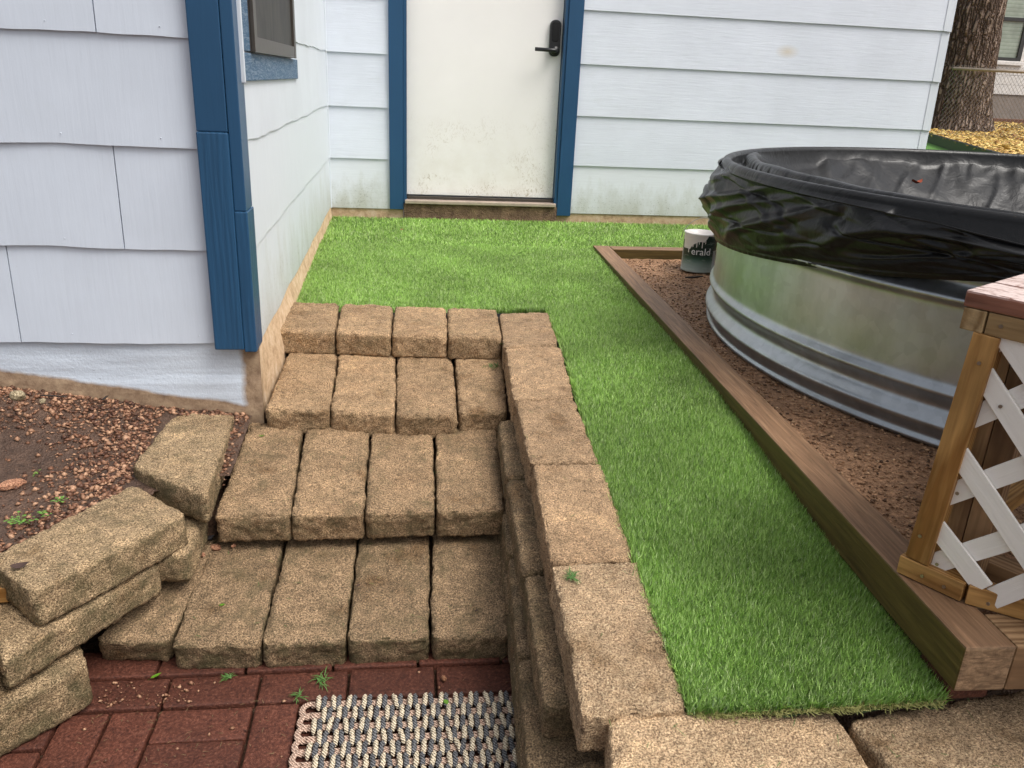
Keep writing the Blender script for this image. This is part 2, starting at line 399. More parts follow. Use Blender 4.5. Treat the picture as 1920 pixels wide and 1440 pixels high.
def tarp_mat():
    s = NB('black_plastic'); s.world()
    a = s.noise(14, 4, .55, None, 1.2); b = s.noise(60, 3, .6); 
    dirt = s.ramp(s.noise(45, 5, .75), [(.66, 0.0), (.72, .5)]); dm = s.ramp(s.noise(5, 3), [(.5, 0.0), (.65, 1.0)])
    c = s.mix(s.math('MULTIPLY', dirt, dm), (.0075, .0075, .008), (.12, .08, .055))
    r = s.ramp(s.noise(7, 4, .6), [(.3, .27), (.7, .42)])
    nr = s.bump(a, .3, .012); nr = s.bump(b, .2, .002, nr)
    
    return s.fin(c, r, nr, .34)
M_tarp = tarp_mat()
def brick_mat():
    s = NB('paver_red').randvec(); n = s.noise(150, 4, .7); m = s.noise(14, 4)
    c = s.ramp(n, [(.3, (.036, .011, .007)), (.55, (.10, .032, .019)), (.72, (.18, .075, .048))])
    c = s.mix(1.0, c, s.ramp(m, [(.3, .75), (.7, 1.15)]), 'MULTIPLY')
    c = s.mix(1.0, c, s.math('MULTIPLY_ADD', s.rand, .4, .8), 'MULTIPLY')
    sp = s.ramp(s.vor(70), [(.0, 1.0), (.06, 0.0)]); spm = s.ramp(s.noise(30, 2), [(.55, 0.0), (.6, .8)])
    c = s.mix(s.math('MULTIPLY', sp, spm), c, (.50, .34, .24))
    return s.fin(c, .6, s.bump(s.math('ADD', n, m), .8, .004), .3)
M_brick = brick_mat()

def turf_blade_mat():
    s = NB('turf_blade'); s.world()
    big = s.noise(3.0, 4, .6); fine = s.noise(420, 2)
    oi = s.n('ShaderNodeAttribute'); oi.attribute_name = 'tone'; t = oi.outputs['Fac']
    c = s.ramp(t, [(.0, (.08, .20, .02)), (.40, (.35, .62, .10)), (.75, (.58, .82, .25)), (1.0, (.80, .92, .52))])
    c = s.mix(1.0, c, s.ramp(big, [(.3, .72), (.7, 1.15)]), 'MULTIPLY')
    g = s.n('ShaderNodeNewGeometry'); sc_ = s.n('ShaderNodeVectorMath', operation='SCALE'); sc_.inputs['Scale'].default_value = .45; s.l(g.outputs['Normal'], sc_.inputs[0])
    ad = s.n('ShaderNodeVectorMath', operation='ADD'); ad.inputs[1].default_value = (0, 0, .8); s.l(sc_.outputs[0], ad.inputs[0])
    nm = s.n('ShaderNodeVectorMath', operation='NORMALIZE'); s.l(ad.outputs[0], nm.inputs[0])
    m = s.fin(c, .42, nm.outputs[0], .35)
    tr = s.n('ShaderNodeBsdfTranslucent'); s.l(c, tr.inputs[0]); mx_ = s.n('ShaderNodeMixShader'); mx_.inputs[0].default_value = .3
    s.l(s.b.outputs[0], mx_.inputs[1]); s.l(tr.outputs[0], mx_.inputs[2]); s.l(mx_.outputs[0], s.t.nodes['Material Output'].inputs[0]); return m
M_blade = turf_blade_mat()
M_turfbase = simple('turf_backing', (.035, .06, .02), .9, 0, .5, 200)
M_thatch = simple('thatch', (.28, .27, .09), .7)
M_clip = simple('clipping_green', (.075, .17, .035), .6)
M_clip_brown = simple('clipping_brown', (.17, .12, .055), .7)
M_leaf_green = simple('leaf_green', (.10, .22, .015), .35, 0, .3, 90)
M_leaf_brown = simple('leaf_brown', (.065, .035, .025), .5, 0, .4, 70)
M_twig = simple('twig_dark', (.025, .018, .014), .6)
M_weed = simple('weed_green', (.12, .26, .035), .5)
def chip_mat(name, a, b, c_):
    s = NB(name); s.world(); v = s.n('ShaderNodeAttribute'); v.attribute_name = 'tone'
    c = s.ramp(v.outputs['Fac'], [(.0, a), (.5, b), (1.0, c_)])
    c = s.mix(1.0, c, s.ramp(s.noise(160, 3), [(.3, .75), (.7, 1.15)]), 'MULTIPLY')
    return s.fin(c, .5, s.bump(s.noise(260, 3), .3, .001), .4)
M_chip = chip_mat('gravel_chip', (.065, .027, .016), (.20, .090, .048), (.48, .28, .17))
M_leafchip = chip_mat('fallen_leaves', (.28, .12, .03), (.66, .42, .10), (.80, .62, .22))

# ------------------------------------------------------------------ ground
g0 = mobj('ground', mesh([(-200, -200, -.62), (200, -200, -.62), (200, 300, -.62), (-200, 300, -.62)], [(0, 1, 2, 3)]), None, M_mud)
tag(g0, kind='structure')

def grid(name, fz, x0, x1, y0, y1, nx, ny, mat, parent=None, keep=None):
    xs = np.linspace(x0, x1, nx); ys = np.linspace(y0, y1, ny)
    V = [(x, y, fz(x, y)) for y in ys for x in xs]
    Fc = [(j*nx+i, j*nx+i+1, (j+1)*nx+i+1, (j+1)*nx+i) for j in range(ny-1) for i in range(nx-1)
          if keep is None or keep((xs[i]+xs[i+1])/2, (ys[j]+ys[j+1])/2)]
    return mobj(name, mesh(V, Fc, True), parent, mat)
def n3(x, y, s, seed=0): return noise.noise(Vector((x*s, y*s, seed)))

# left planting soil behind the low stones
def soil_z(x, y):
    base = np.interp(x, [-2.5, -1.3, -.72, -.5], [.02, -.01, -.105, -.125])
    low = np.interp(x, [-2.5, -1.1, -.55], [-.10, -.14, -.15])
    t = min(1, max(0, (-2.83-y)/.35)); t = t*t*(3-2*t)
    z = base*(1-t)+low*t
    edge = min(1, max(0, (-3.25-y)/.6)); z -= .03*edge
    return z+.006*n3(x, y, 9)+.003*n3(x, y, 40, 3)
dirt_line = lambda x: np.interp(x, [-1.6, -1.05, -.92, -.78, -.6], [-4.6, -4.3, -3.58, -3.36, -3.2])
dl = grid('dirt', soil_z, -2.4, -.52, -4.3, -2.82, 130, 100, M_mud, None, lambda x, y: y > dirt_line(x)-.02)
tag(dl, kind='structure')

# ------------------------------------------------------------------ stones
def rounded(a, b, c, r1, r2, na, nb, nc):
    """surface grid of a box of half sizes a,b,c, edges rounded (r1 plan corners, r2 top/bottom)"""
    def ticks(h, r, n):
        e = [-h, -h+r*.35, -h+r]; m = np.linspace(-h+r, h-r, n+2)[1:-1].tolist(); return e+m+[h-r, h-r*.35, h]
    X, Y, Z = ticks(a, r1, na), ticks(b, r1, nb), ticks(c, r2, nc)
    vid = {}; V = []; Fc = []
    def vi(i, j, k):
        if (i, j, k) not in vid: vid[(i, j, k)] = len(V); V.append((X[i], Y[j], Z[k]))
        return vid[(i, j, k)]
    I, J, K = len(X)-1, len(Y)-1, len(Z)-1
    for i in range(I):
        for j in range(J):
            Fc.append((vi(i, j, K), vi(i+1, j, K), vi(i+1, j+1, K), vi(i, j+1, K)))
            Fc.append((vi(i, j, 0), vi(i, j+1, 0), vi(i+1, j+1, 0), vi(i+1, j, 0)))
    for i in range(I):
        for k in range(K):
            Fc.append((vi(i, 0, k), vi(i+1, 0, k), vi(i+1, 0, k+1), vi(i, 0, k+1)))
            Fc.append((vi(i, J, k), vi(i, J, k+1), vi(i+1, J, k+1), vi(i+1, J, k)))
    for j in range(J):
        for k in range(K):
            Fc.append((vi(0, j, k), vi(0, j, k+1), vi(0, j+1, k+1), vi(0, j+1, k)))
            Fc.append((vi(I, j, k), vi(I, j+1, k), vi(I, j+1, k+1), vi(I, j, k+1)))
    P = np.array(V); hi = np.array([a-r1, b-r1, c-r2]); R3 = np.array([r1, r1, r2])
    q = np.clip(P, -hi, hi); d = (P-q)/R3; L = np.linalg.norm(d, axis=1, keepdims=True); d = d/np.maximum(L, 1e-9)
    return q+d*R3, d, Fc
def stone(q, thick, mat, parent, seed, r1=.016, r2=.009, amp=.0032, det=1.5, name='stone', front_amp=1.0):
    """q: world top corners back-left, back-right, front-right, front-left"""
    q = np.array(q, float); a = (np.linalg.norm(q[1]-q[0])+np.linalg.norm(q[2]-q[3]))/4; b = (np.linalg.norm(q[3]-q[0])+np.linalg.norm(q[2]-q[1]))/4; c = thick/2
    na, nb, nc = max(3, int(a*2/.012*det)), max(3, int(b*2/.012*det)), max(2, int(thick/.014*det))
    P, d, Fc = rounded(a, b, c, r1, r2, na, nb, nc)
    d = d/np.maximum(np.linalg.norm(d, axis=1, keepdims=True), 1e-9)
    u = (P[:, 0]/a+1)/2; v = (P[:, 1]/b+1)/2
    top = (q[3]*((1-u)*(1-v))[:, None]+q[2]*(u*(1-v))[:, None]+q[0]*((1-u)*v)[:, None]+q[1]*(u*v)[:, None])
    up = np.cross(q[1]-q[0], q[0]-q[3]); up /= np.linalg.norm(up)
    if up[2] < 0: up = -up
    W = top+up*(P[:, 2]-c)[:, None]
    ex = (q[1]-q[0]+q[2]-q[3]); ex /= np.linalg.norm(ex); ey = (q[0]-q[3]+q[1]-q[2]); ey /= np.linalg.norm(ey)
    dirw = ex*d[:, 0:1]+ey*d[:, 1:2]+up*d[:, 2:3]
    out = np.empty_like(W)
    nc_ = (np.abs(d) > .25).sum(1)
    rs = random.Random(seed*13+5); chips = []
    for _ in range(5):
        sx, sy = rs.choice((-1, 1)), rs.choice((-1, 1)); t = rs.uniform(-1, 1)
        cp = (sx*a, sy*b*t if rs.random() < .5 else sy*b, c*rs.choice((1, 1, .2))) if rs.random() < .5 else (sx*a*t, -b, c)
        chips.append((np.array(cp), rs.uniform(.010, .030), rs.uniform(.003, .009)))
    chipd = np.zeros(len(W))
    for cp, cr_, cdp in chips:
        dd = np.linalg.norm(P-cp, axis=1); chipd += cdp*np.clip(1-dd/cr_, 0, 1)**.6
    for i in range(len(W)):
        p = Vector(W[i]+seed*1.7)
        n1 = noise.noise(p*22); n2 = noise.noise(p*75); n3_ = noise.noise(p*190)
        e = 1.0 if nc_[i] < 2 else 2.0
        out[i] = W[i]-dirw[i]*chipd[i]+dirw[i]*(amp*(n1*.9+n2*.8*e+n3_*.65*e)-(amp*.9 if nc_[i] > 1 else 0)*max(0, n2+.2)*1.6)
    cen = out.mean(0)
    o = mobj(name, mesh(out-cen, Fc, True), parent, mat, Matrix.Translation(cen)); return o
def px4(pts, zs): return [at(p[0], p[1], 2, z) for p, z in zip(pts, zs)]

steps = empty('garden_steps', (-.15, -3.0, -.45), 'four garden steps of tan tumbled concrete blocks between house corner and retaining wall', 'steps')
ROW = [
 (.030, .030, .088, [[(540,572),(634,575),(627,622),(517,618)], [(640,575),(736,579),(732,627),(630,622)], [(740,580),(836,583),(838,629),(736,627)], [(840,583),(932,587),(941,632),(841,630)]]),
 (-.055, -.085, .080, [[(538,668),(631,669),(617,768),(497,765)], [(636,668),(741,671),(740,776),(620,768)], [(745,672),(848,676),(857,776),(743,777)], [(854,678),(943,680),(950,770),(861,772)]]),
 (-.155, -.200, .085, [[(460,812),(563,814),(543,964),(402,966)], [(571,818),(691,820),(682,960),(546,964)], [(696,820),(811,822),(815,956),(685,960)], [(818,822),(933,822),(946,952),(819,956)]]),
 (-.310, -.372, .080, [[(390,1028),(528,1022),(486,1205),(321,1207)], [(538,1020),(667,1017),(647,1198),(490,1205)], [(673,1016),(804,1012),(804,1192),(651,1198)], [(811,1010),(948,1008),(956,1187),(809,1192)], [(335,1050),(385,1040),(318,1200),(180,1196)]])]
sd_ = 1
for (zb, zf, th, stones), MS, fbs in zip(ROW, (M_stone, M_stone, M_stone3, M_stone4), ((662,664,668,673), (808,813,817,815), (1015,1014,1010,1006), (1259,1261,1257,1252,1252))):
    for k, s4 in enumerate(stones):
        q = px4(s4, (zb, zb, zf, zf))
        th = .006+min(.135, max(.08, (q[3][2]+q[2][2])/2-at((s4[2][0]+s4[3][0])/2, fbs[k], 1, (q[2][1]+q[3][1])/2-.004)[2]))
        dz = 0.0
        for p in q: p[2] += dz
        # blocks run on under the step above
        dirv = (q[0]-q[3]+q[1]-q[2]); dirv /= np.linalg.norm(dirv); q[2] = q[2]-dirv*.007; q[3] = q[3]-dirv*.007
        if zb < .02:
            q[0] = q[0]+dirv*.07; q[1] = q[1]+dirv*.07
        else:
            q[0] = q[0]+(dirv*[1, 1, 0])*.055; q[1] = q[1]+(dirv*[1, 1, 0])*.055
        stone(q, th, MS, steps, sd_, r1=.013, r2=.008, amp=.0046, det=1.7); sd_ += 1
# soil bedding seen in the joints
bed = []
Vb = []; Fb = []
for (ya, yb_, za, zb_) in ((-2.15, -2.42, -.005, -.005), (-2.42, -2.85, -.10, -.125), (-2.85, -3.27, -.20, -.25), (-3.27, -3.56, -.35, -.40)):
    i = len(Vb); Vb += [(-.52, ya, za), (.32, ya, za), (.30, yb_, zb_), (-.55, yb_, zb_)]; Fb.append((i, i+1, i+2, i+3))
    if i: Fb.append((i-1, i-2, i+1, i))
Vb += [(-.66, -2.95, -.235), (-.50, -2.95, -.235), (-.50, -3.33, -.27), (-.72, -3.33, -.27)]; Fb.append((len(Vb)-4, len(Vb)-3, len(Vb)-2, len(Vb)-1))
so_ = mobj('step_bedding', mesh(Vb, Fb), None, M_dark_soil); tag(so_, kind='structure')

wall = empty('retaining_wall', (.35, -3.3, -.45), 'low retaining wall of stacked tan concrete blocks between the steps and the artificial grass', 'retaining wall')
C1 = [([(937,587),(1026,585),(1047,646),(945,650)], (.032,.032,.03,.03)), ([(948,652),(1050,648),(1076,746),(963,748)], (.028,.028,.0,.0)),
      ([(966,750),(1078,748),(1122,866),(995,868)], (.002,.002,-.033,-.033)), ([(1000,870),(1126,868),(1190,1050),(1032,1055)], (-.033,-.033,-.08,-.08)),
      ([(1035,1058),(1195,1052),(1291,1330),(1092,1344)], (-.078,-.078,-.12,-.12))]
for k, (q4, zs) in enumerate(C1):
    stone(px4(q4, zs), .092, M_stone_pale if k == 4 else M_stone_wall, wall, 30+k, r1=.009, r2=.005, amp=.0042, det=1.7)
C2 = [((934,786),(949,895),-.077,-.112), ((950,897),(980,1071),-.116,-.158), ((983,1076),(1022,1330),-.162,-.207)]
for k, (a, b, za, zb) in enumerate(C2):
    A = at(*a, 2, za); B = at(*b, 2, zb)
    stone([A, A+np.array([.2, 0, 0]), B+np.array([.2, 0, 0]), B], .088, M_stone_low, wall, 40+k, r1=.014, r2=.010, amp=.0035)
prev = None
for k, (ya, yb_, xa, xb, z1, z2) in enumerate(((-3.20, -3.52, .215, .207, -.20, -.235), (-3.525, -3.86, .207, .188, -.237, -.27), (-3.865, -4.26, .186, .160, -.272, -.30))):
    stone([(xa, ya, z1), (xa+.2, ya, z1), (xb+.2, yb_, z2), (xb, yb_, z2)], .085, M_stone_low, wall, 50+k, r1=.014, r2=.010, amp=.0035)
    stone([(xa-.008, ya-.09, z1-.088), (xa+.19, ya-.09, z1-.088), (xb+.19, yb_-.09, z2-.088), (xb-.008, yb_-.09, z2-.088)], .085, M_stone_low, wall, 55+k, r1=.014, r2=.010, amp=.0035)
# the return of the wall towards the deck
stone(px4([(1140,1334),(1564,1331),(1644,1452),(1148,1468)], (-.135, -.13, -.14, -.145)), .092, M_stone_pale, wall, 60, r1=.016, r2=.008, amp=.0035)
stone([at(1590,1346,2,-.13), at(1960,1284,2,-.12), at(2080,1440,2,-.12), at(1682,1452,2,-.135)], .092, M_stone_pale, wall, 61, r1=.016, r2=.008, amp=.0035)
stone([(1.13, -4.24, -.125), (1.50, -4.22, -.125), (1.50, -4.42, -.125), (1.13, -4.42, -.125)], .092, M_stone_wall, wall, 62)
for k in range(3):
    x0 = .235+k*.405
    stone([(x0, -4.19, -.232-.0*k), (x0+.395, -4.20, -.232), (x0+.395, -4.42, -.232), (x0, -4.41, -.232)], .088, M_stone_low, wall, 65+k, r1=.02, r2=.014)
    stone([(x0-.03, -4.20, -.322), (x0+.365, -4.20, -.322), (x0+.365, -4.44, -.322), (x0-.03, -4.44, -.322)], .088, M_stone_low, wall, 70+k, r1=.02, r2=.014)
    stone([(x0-.05, -4.20, -.412), (x0+.345, -4.20, -.412), (x0+.345, -4.46, -.412), (x0-.05, -4.46, -.412)], .088, M_stone_low, wall, 75+k, r1=.02, r2=.014)

low = empty('low_stone_edging', (-.8, -3.4, -.45), 'low edging of weathered grey-tan blocks stacked askew beside the bare dirt at left', 'stone edging')
zA, zB = -.108, -.130
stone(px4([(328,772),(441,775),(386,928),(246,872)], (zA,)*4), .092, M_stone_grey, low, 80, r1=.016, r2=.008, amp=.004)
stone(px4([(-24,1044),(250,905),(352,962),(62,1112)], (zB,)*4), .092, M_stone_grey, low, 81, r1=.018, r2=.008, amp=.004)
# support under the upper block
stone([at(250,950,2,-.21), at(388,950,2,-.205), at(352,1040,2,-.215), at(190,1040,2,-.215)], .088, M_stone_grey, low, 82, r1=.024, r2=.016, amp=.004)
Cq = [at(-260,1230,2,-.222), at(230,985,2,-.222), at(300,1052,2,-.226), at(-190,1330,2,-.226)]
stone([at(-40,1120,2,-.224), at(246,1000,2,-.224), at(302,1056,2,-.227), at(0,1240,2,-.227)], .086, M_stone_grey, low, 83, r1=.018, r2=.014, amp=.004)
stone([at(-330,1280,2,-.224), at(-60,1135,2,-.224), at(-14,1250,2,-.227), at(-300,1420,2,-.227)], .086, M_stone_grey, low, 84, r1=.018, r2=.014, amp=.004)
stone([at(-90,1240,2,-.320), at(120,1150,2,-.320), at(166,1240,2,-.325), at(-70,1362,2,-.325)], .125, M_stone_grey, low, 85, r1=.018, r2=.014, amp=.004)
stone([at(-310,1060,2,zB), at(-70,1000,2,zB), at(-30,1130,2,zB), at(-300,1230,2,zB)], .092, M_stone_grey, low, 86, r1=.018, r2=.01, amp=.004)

# ------------------------------------------------------------------ brick patio
patio = tag(bpy.data.objects.new('patio_base', mesh([(-1.9, -5.6, -.47), (.32, -5.6, -.47), (.32, -3.4, -.47), (-1.9, -3.4, -.47)], [(0, 1, 2, 3)])), kind='structure')
COL.objects.link(patio); patio.data.materials.append(M_dark_soil)
O = at(299, 1329, 2, -.45)[:2]; ang = math.atan2(-.002, .208); ex = np.array([math.cos(ang), math.sin(ang)]); ey = np.array([-ex[1], ex[0]])
bl, bw, gp = .2035, .1005, .006
bmesh_cache = []
for k in range(4):
    P, d, Fc = rounded(bl/2-gp/2, bw/2-gp/2, .03, .005, .005, 10, 5, 1)
    P = P.copy()
    for i in range(len(P)):
        p = Vector(P[i]+k*3.3); P[i] += d[i]*.0012*noise.noise(p*60)
    me = mesh(P, Fc, True); me.materials.append(M_brick); bmesh_cache.append(me)
nb_ = 0
def brick(cx, cy, rot90):
    global nb_
    c = O+ex*cx+ey*cy
    if c[0] > .30 or c[0] < -1.7 or c[1] < -5.5: return
    m = Matrix.Translation((c[0], c[1], -.48+random.uniform(-.0022, .0022))) @ Matrix.Rotation(ang+(math.pi/2 if rot90 else 0)+random.uniform(-.012, .012), 4, 'Z') @ Matrix.Rotation(random.uniform(-.006, .006), 4, 'X')
    mobj('brick', bmesh_cache[nb_ % 4], patio, None, m); nb_ += 1
for i in range(-4, 5): brick((i+.5)*bl*.93+.0, bw*.5+.002, False) if False else brick((i+.5)*bl, bw*.5+.003, False)
for i in range(-5, 5): brick((i+.3)*bl, bw*1.5+.006, False)
for j in range(0, 8):
    for i in range(-6, 4):
        cx = (i+.5)*bl; cy = -(j+.5)*bl
        if (i+j) % 2 == 0:
            brick(cx, cy+bw/2, False); brick(cx, cy-bw/2, False)
        else:
            brick(cx-bw/2, cy, True); brick(cx+bw/2, cy, True)

# ------------------------------------------------------------------ artificial grass
def turf_z(x, y): return np.interp(y, [-4.4, -3.8, -3.05, -2.2, -1.0, 0.5], [-.128, -.078, -.006, .022, .040, .046])+np.clip((x-.5)/.36, 0, 1)*np.interp(y, [-4.4, -3.0, -2.2], [.055, .02, 0])
def wall_r(y): return np.interp(y, [-4.3, -3.9, -3.35, -3.04, -2.64, -2.2], [.425, .432, .445, .462, .497, .522])
def bed_l(y): return np.interp(y, [-4.32, -4.1, -3.4, -2.3, -.9], [.866, .877, .912, .946, .998])
FRONT = -2.12
def front_y(x): return -4.206-.062*np.clip((x-.44)/.42, 0, 1)
def in_turf(x, y):
    a = (x > -.478+.0) & (x < np.where(y > -.93, 3.35, bed_l(y)-.004)) & (y > FRONT) & (y < -.035)
    b = (y <= FRONT) & (y > front_y(x)) & (x > wall_r(y)+.006) & (x < bed_l(y)-.003)
    return a | b
tb = grid('turf_backing', lambda x, y: float(turf_z(x, y))-.024, -.48, 3.4, -4.272, .02, 160, 240, M_turfbase, None, lambda x, y: bool(in_turf(np.array(x), np.array(y))))
tag(tb, kind='structure')
def blades(n, x0, x1, y0, y1, w, h, lean=.45, cond=None):
    x = RNG.uniform(x0, x1, n); y = RNG.uniform(y0, y1, n); k = in_turf(x, y)
    if cond is not None: k &= cond(x, y)
    x, y = x[k], y[k]; n = len(x)
    z = turf_z(x, y)-.024; th = RNG.uniform(0, 2*np.pi, n); 
    fx = np.array([noise.noise(Vector((a*2.2, b*2.2, 0))) for a, b in zip(x[::8], y[::8])]); fx = np.repeat(fx, 8)[:n]
    la = RNG.normal(0, lean, n); lb = RNG.normal(-.12, lean, n)
    hh = h*RNG.uniform(.72, 1.18, n); ww = w*RNG.uniform(.7, 1.2, n)
    dx, dy = np.cos(th)*ww/2, np.sin(th)*ww/2
    B = np.stack([x, y, z], 1)
    D = np.stack([la, lb, np.ones(n)], 1); D /= np.linalg.norm(D, axis=1, keepdims=True)
    mid = B+D*(hh*.55)[:, None]; D2 = D+np.stack([la*.8, lb*.8, -.15*np.ones(n)], 1); D2 /= np.linalg.norm(D2, axis=1, keepdims=True)
    tip = mid+D2*(hh*.5)[:, None]; wv = np.stack([dx, dy, np.zeros(n)], 1)
    V = np.stack([B-wv, B+wv, mid+wv*.9, mid-wv*.9, tip], 1).reshape(-1, 3)
    i = np.arange(n)*5
    T = np.concatenate([np.stack([i, i+1, i+2], 1), np.stack([i, i+2, i+3], 1), np.stack([i+3, i+2, i+4], 1)])
    tone = np.repeat(np.clip(RNG.normal(.46, .26, n)+.22*fx, 0, 1)*.95, 5)
    return V, T, tone
parts = [blades(215000, .40, 1.0, -4.29, -3.2, .0021, .034, .17), blades(130000, .40, 1.0, -3.2, -2.1, .0026, .031, .20),
         blades(230000, -.5, 1.05, -2.15, -.9, .0034, .026, .28), blades(110000, -.5, 3.4, -.95, -.03, .0045, .026, .36)]
off = 0; Vs, Ts, tn = [], [], []
for V, T, t in parts: Vs.append(V); Ts.append(T+off); tn.append(t); off += len(V)
me = npmesh(np.concatenate(Vs), np.concatenate(Ts))
a_ = me.attributes.new('tone', 'FLOAT', 'POINT'); a_.data.foreach_set('value', np.concatenate(tn).astype(np.float32))
turf = mobj('artificial_grass', me, None, M_blade); tag(turf, 'bright green artificial grass running from the door to the front blocks', 'artificial grass', kind='stuff')

def tangle(name, n, fpos, length, r, mat, label, cat, up=.3, curl=1.0):
    V, T = [], []
    for _ in range(n):
        p = Vector(fpos()); th = random.uniform(0, 2*math.pi); d = Vector((math.cos(th), math.sin(th), random.uniform(-.1, up)))
        L = length*random.uniform(.5, 1.2); pts = []
        for k in range(4):
            pts.append(p.copy()); d = (d+Vector((random.gauss(0, .3), random.gauss(0, .3), random.gauss(0, .12)))*curl).normalized(); p = p+d*L/3
        s = Vector((-d.y, d.x, 0)).normalized()*r; i = len(V)
        for k, q in enumerate(pts): V += [q-s*(1 if k < 3 else .3), q+s*(1 if k < 3 else .3)+Vector((0, 0, r*.6))]
        for k in range(3): T.append((i+2*k, i+2*k+1, i+2*k+3, i+2*k+2))
    o = mobj(name, mesh(V, T), None, mat); return tag(o, label, cat, kind='stuff')
tangle('thatch', 2200, lambda: (lambda x: (x, float(front_y(x))+random.uniform(-.008, .016), float(turf_z(x, -4.2))-.022+random.uniform(0, .008)))(random.uniform(.44, .86)), .016, .0007, M_thatch, 'curly straw coloured thatch along the cut front edge of the grass', 'thatch', .5, 1.6)

# ------------------------------------------------------------------ house
XL, YF = -.496, -2.855
house = empty('house', (-1.0, -1.0, 0), 'pale blue lap-sided house with navy trim and white back door', 'house')
def lap(name, axis, a0, a1, zb, h, plane, mat, wavy=0, seed=0, out=.016, thin=.005, lean_end=0, step=.02):
    """one lapped board: axis 'x' -> board along X facing -Y on plane y; 'y' -> along Y facing +X on plane x"""
    n = max(2, int((a1-a0)/step)) if wavy else 2
    V = []; 
    for i in range(n+1):
        t = a0+(a1-a0)*i/n; wz = wavy*(noise.noise(Vector((t*3.1+seed, seed, 0)))*.8+noise.noise(Vector((t*11+seed, 3, seed)))*.35) if wavy else 0
        wo = 1+ (.25*noise.noise(Vector((t*4+seed, 9, 0))) if wavy else 0)
        z0 = zb+wz
        prof = [(0.0, zb+h+.012), (thin, zb+h+.012), (out*wo, z0), (0.0, z0)]
        for o, z in prof:
            V.append((t, plane-o, z) if axis == 'x' else (plane+o, t, z))
    Fc = []
    for i in range(n):
        for k in range(4):
            a, b = i*4+k, i*4+(k+1) % 4; c, d = b+4, a+4
            Fc.append((a, d, c, b) if axis == 'x' else (a, b, c, d))
    Fc.append((0, 1, 2, 3) if axis == 'x' else (3, 2, 1, 0)); e = n*4; Fc.append((e+3, e+2, e+1, e) if axis == 'x' else (e, e+1, e+2, e+3))
    cen = np.array(V).mean(0)
    return mobj(name, mesh(np.array(V)-cen, Fc), house, mat, Matrix.Translation(cen))
ZB0, ZS = .088, .3025
# back wall (Y = 0), left of the door and right of it
for a_, b_ in (((-.5, .004, -.5), (-.040, .16, 2.7)), ((.945, .004, -.5), (3.41, .16, 2.7)), ((-.040, .004, 2.13), (.945, .16, 2.7)), ((-.040, .09, -.5), (.945, .16, 2.13))): box('wall_core', a_, b_, M_side_back, house, 0)
for i in range(9):
    z = ZB0+i*ZS
    mb = M_side_back_dirty if i == 0 else M_side_back
    lap('siding_board', 'x', XL+.008, -.125, z, ZS-.004, .0, mb)
    r = 3.425
    lap('siding_board', 'x', 1.037, r, z, ZS-.004, .0, mb)
    # pressed metal corner cap at the far end of every lap
    V = []
    for (x, zz, o) in ((r-.045, z, .019), (r+.012, z-.004, .019), (r+.012, z+ZS, .008), (r-.045, z+ZS, .008)): V.append((x, -o, zz))
    V += [(r+.012, .06, z-.004), (r+.012, .06, z+ZS)]
    mobj('corner_cap', mesh(V, [(0, 1, 2, 3), (1, 4, 5, 2)]), house, M_side_left)
box('inside_corner_strip', (XL-.006, -.032, .085), (XL+.012, -.004, 2.7), M_side_left, house, .003)
# foundation strip under the back wall
box('foundation', (-.5, -.008, -.4), (-.040, .0035, .0855), M_stucco, house, 0); box('foundation', (.946, -.008, -.4), (3.41, .0035, .0855), M_stucco, house, 0)
# door assembly
M_jamb = M_blue
box('door_trim', (-.125, -.032, .088), (-.040, .0, 2.15), M_blue, house, .003)
box('door_trim', (.945, -.032, .072), (1.036, .0, 2.15), M_blue, house, .003)
box('door_jamb', (-.0395, -.024, .125), (-.0195, .075, 2.12), M_blue, house, .002)
box('door_jamb', (.9255, -.024, .125), (.9445, .075, 2.12), M_blue, house, .002)
box('door_head', (-.125, -.036, 2.152), (1.036, .0, 2.25), M_blue, house, .002)
door = box('door', (-.018, .0345, .175), (.9235, .075, 2.11), M_door, house, .002)
box('threshold', (-.030, -.052, .128), (.934, .030, .150), simple('threshold_metal', (.50, .40, .33), .4, .3, .4), house, .004)
box('sill_step', (-.015, .004, .1505), (.922, .034, .168), M_bronze, house, .002)
box('sill_support', (-.036, -.034, -.06), (.9445, -.0085, .127), soil_mat('rot_wood', (.09, .05, .03), (.24, .15, .09), 20), house, .004)
# lock with keypad
def rbox2d(cx, cz, w2, h2, r, y0, y1, mat, parent, name):
    pts = []
    for sx, sz, a0 in ((1, 1, 0), (-1, 1, 90), (-1, -1, 180), (1, -1, 270)):
        for k in range(7):
            a = math.radians(a0+15*k); pts.append((cx+sx*(w2-r)+r*math.cos(a), cz+sz*(h2-r)+r*math.sin(a)))
    n = len(pts); V = [(x, y1, z) for x, z in pts]+[(x, y0+.004, z) for x, z in pts]+[(cx+(x-cx)*.9, y0, cz+(z-cz)*.96) for x, z in pts]
    Fc = [(i, (i+1) % n, n+(i+1) % n, n+i) for i in range(n)]+[(n+i, n+(i+1) % n, 2*n+(i+1) % n, 2*n+i) for i in range(n)]+[tuple(range(2*n, 3*n))]
    V = np.array(V); c = V.mean(0)
    return mobj(name, mesh(V-c, Fc), parent, mat, Matrix.Translation(c))
lk = at(1040, 72, 1, .03)
lock = rbox2d(lk[0], lk[2], .033, .103, .03, .006, .0345, M_black, door, 'keypad_lock')
rbox2d(lk[0], lk[2]+.035, .022, .055, .015, .0035, .006, M_blackgloss, door, 'keypad_face')
hz = at(1040, 95, 1, .0)[2]
V, Fc = tube([(lk[0], .02, hz), (lk[0], -.045, hz), (lk[0]-.006, -.053, hz), (lk[0]-.03, -.055, hz), (lk[0]-.13, -.052, hz+.002)], .0115, 12)
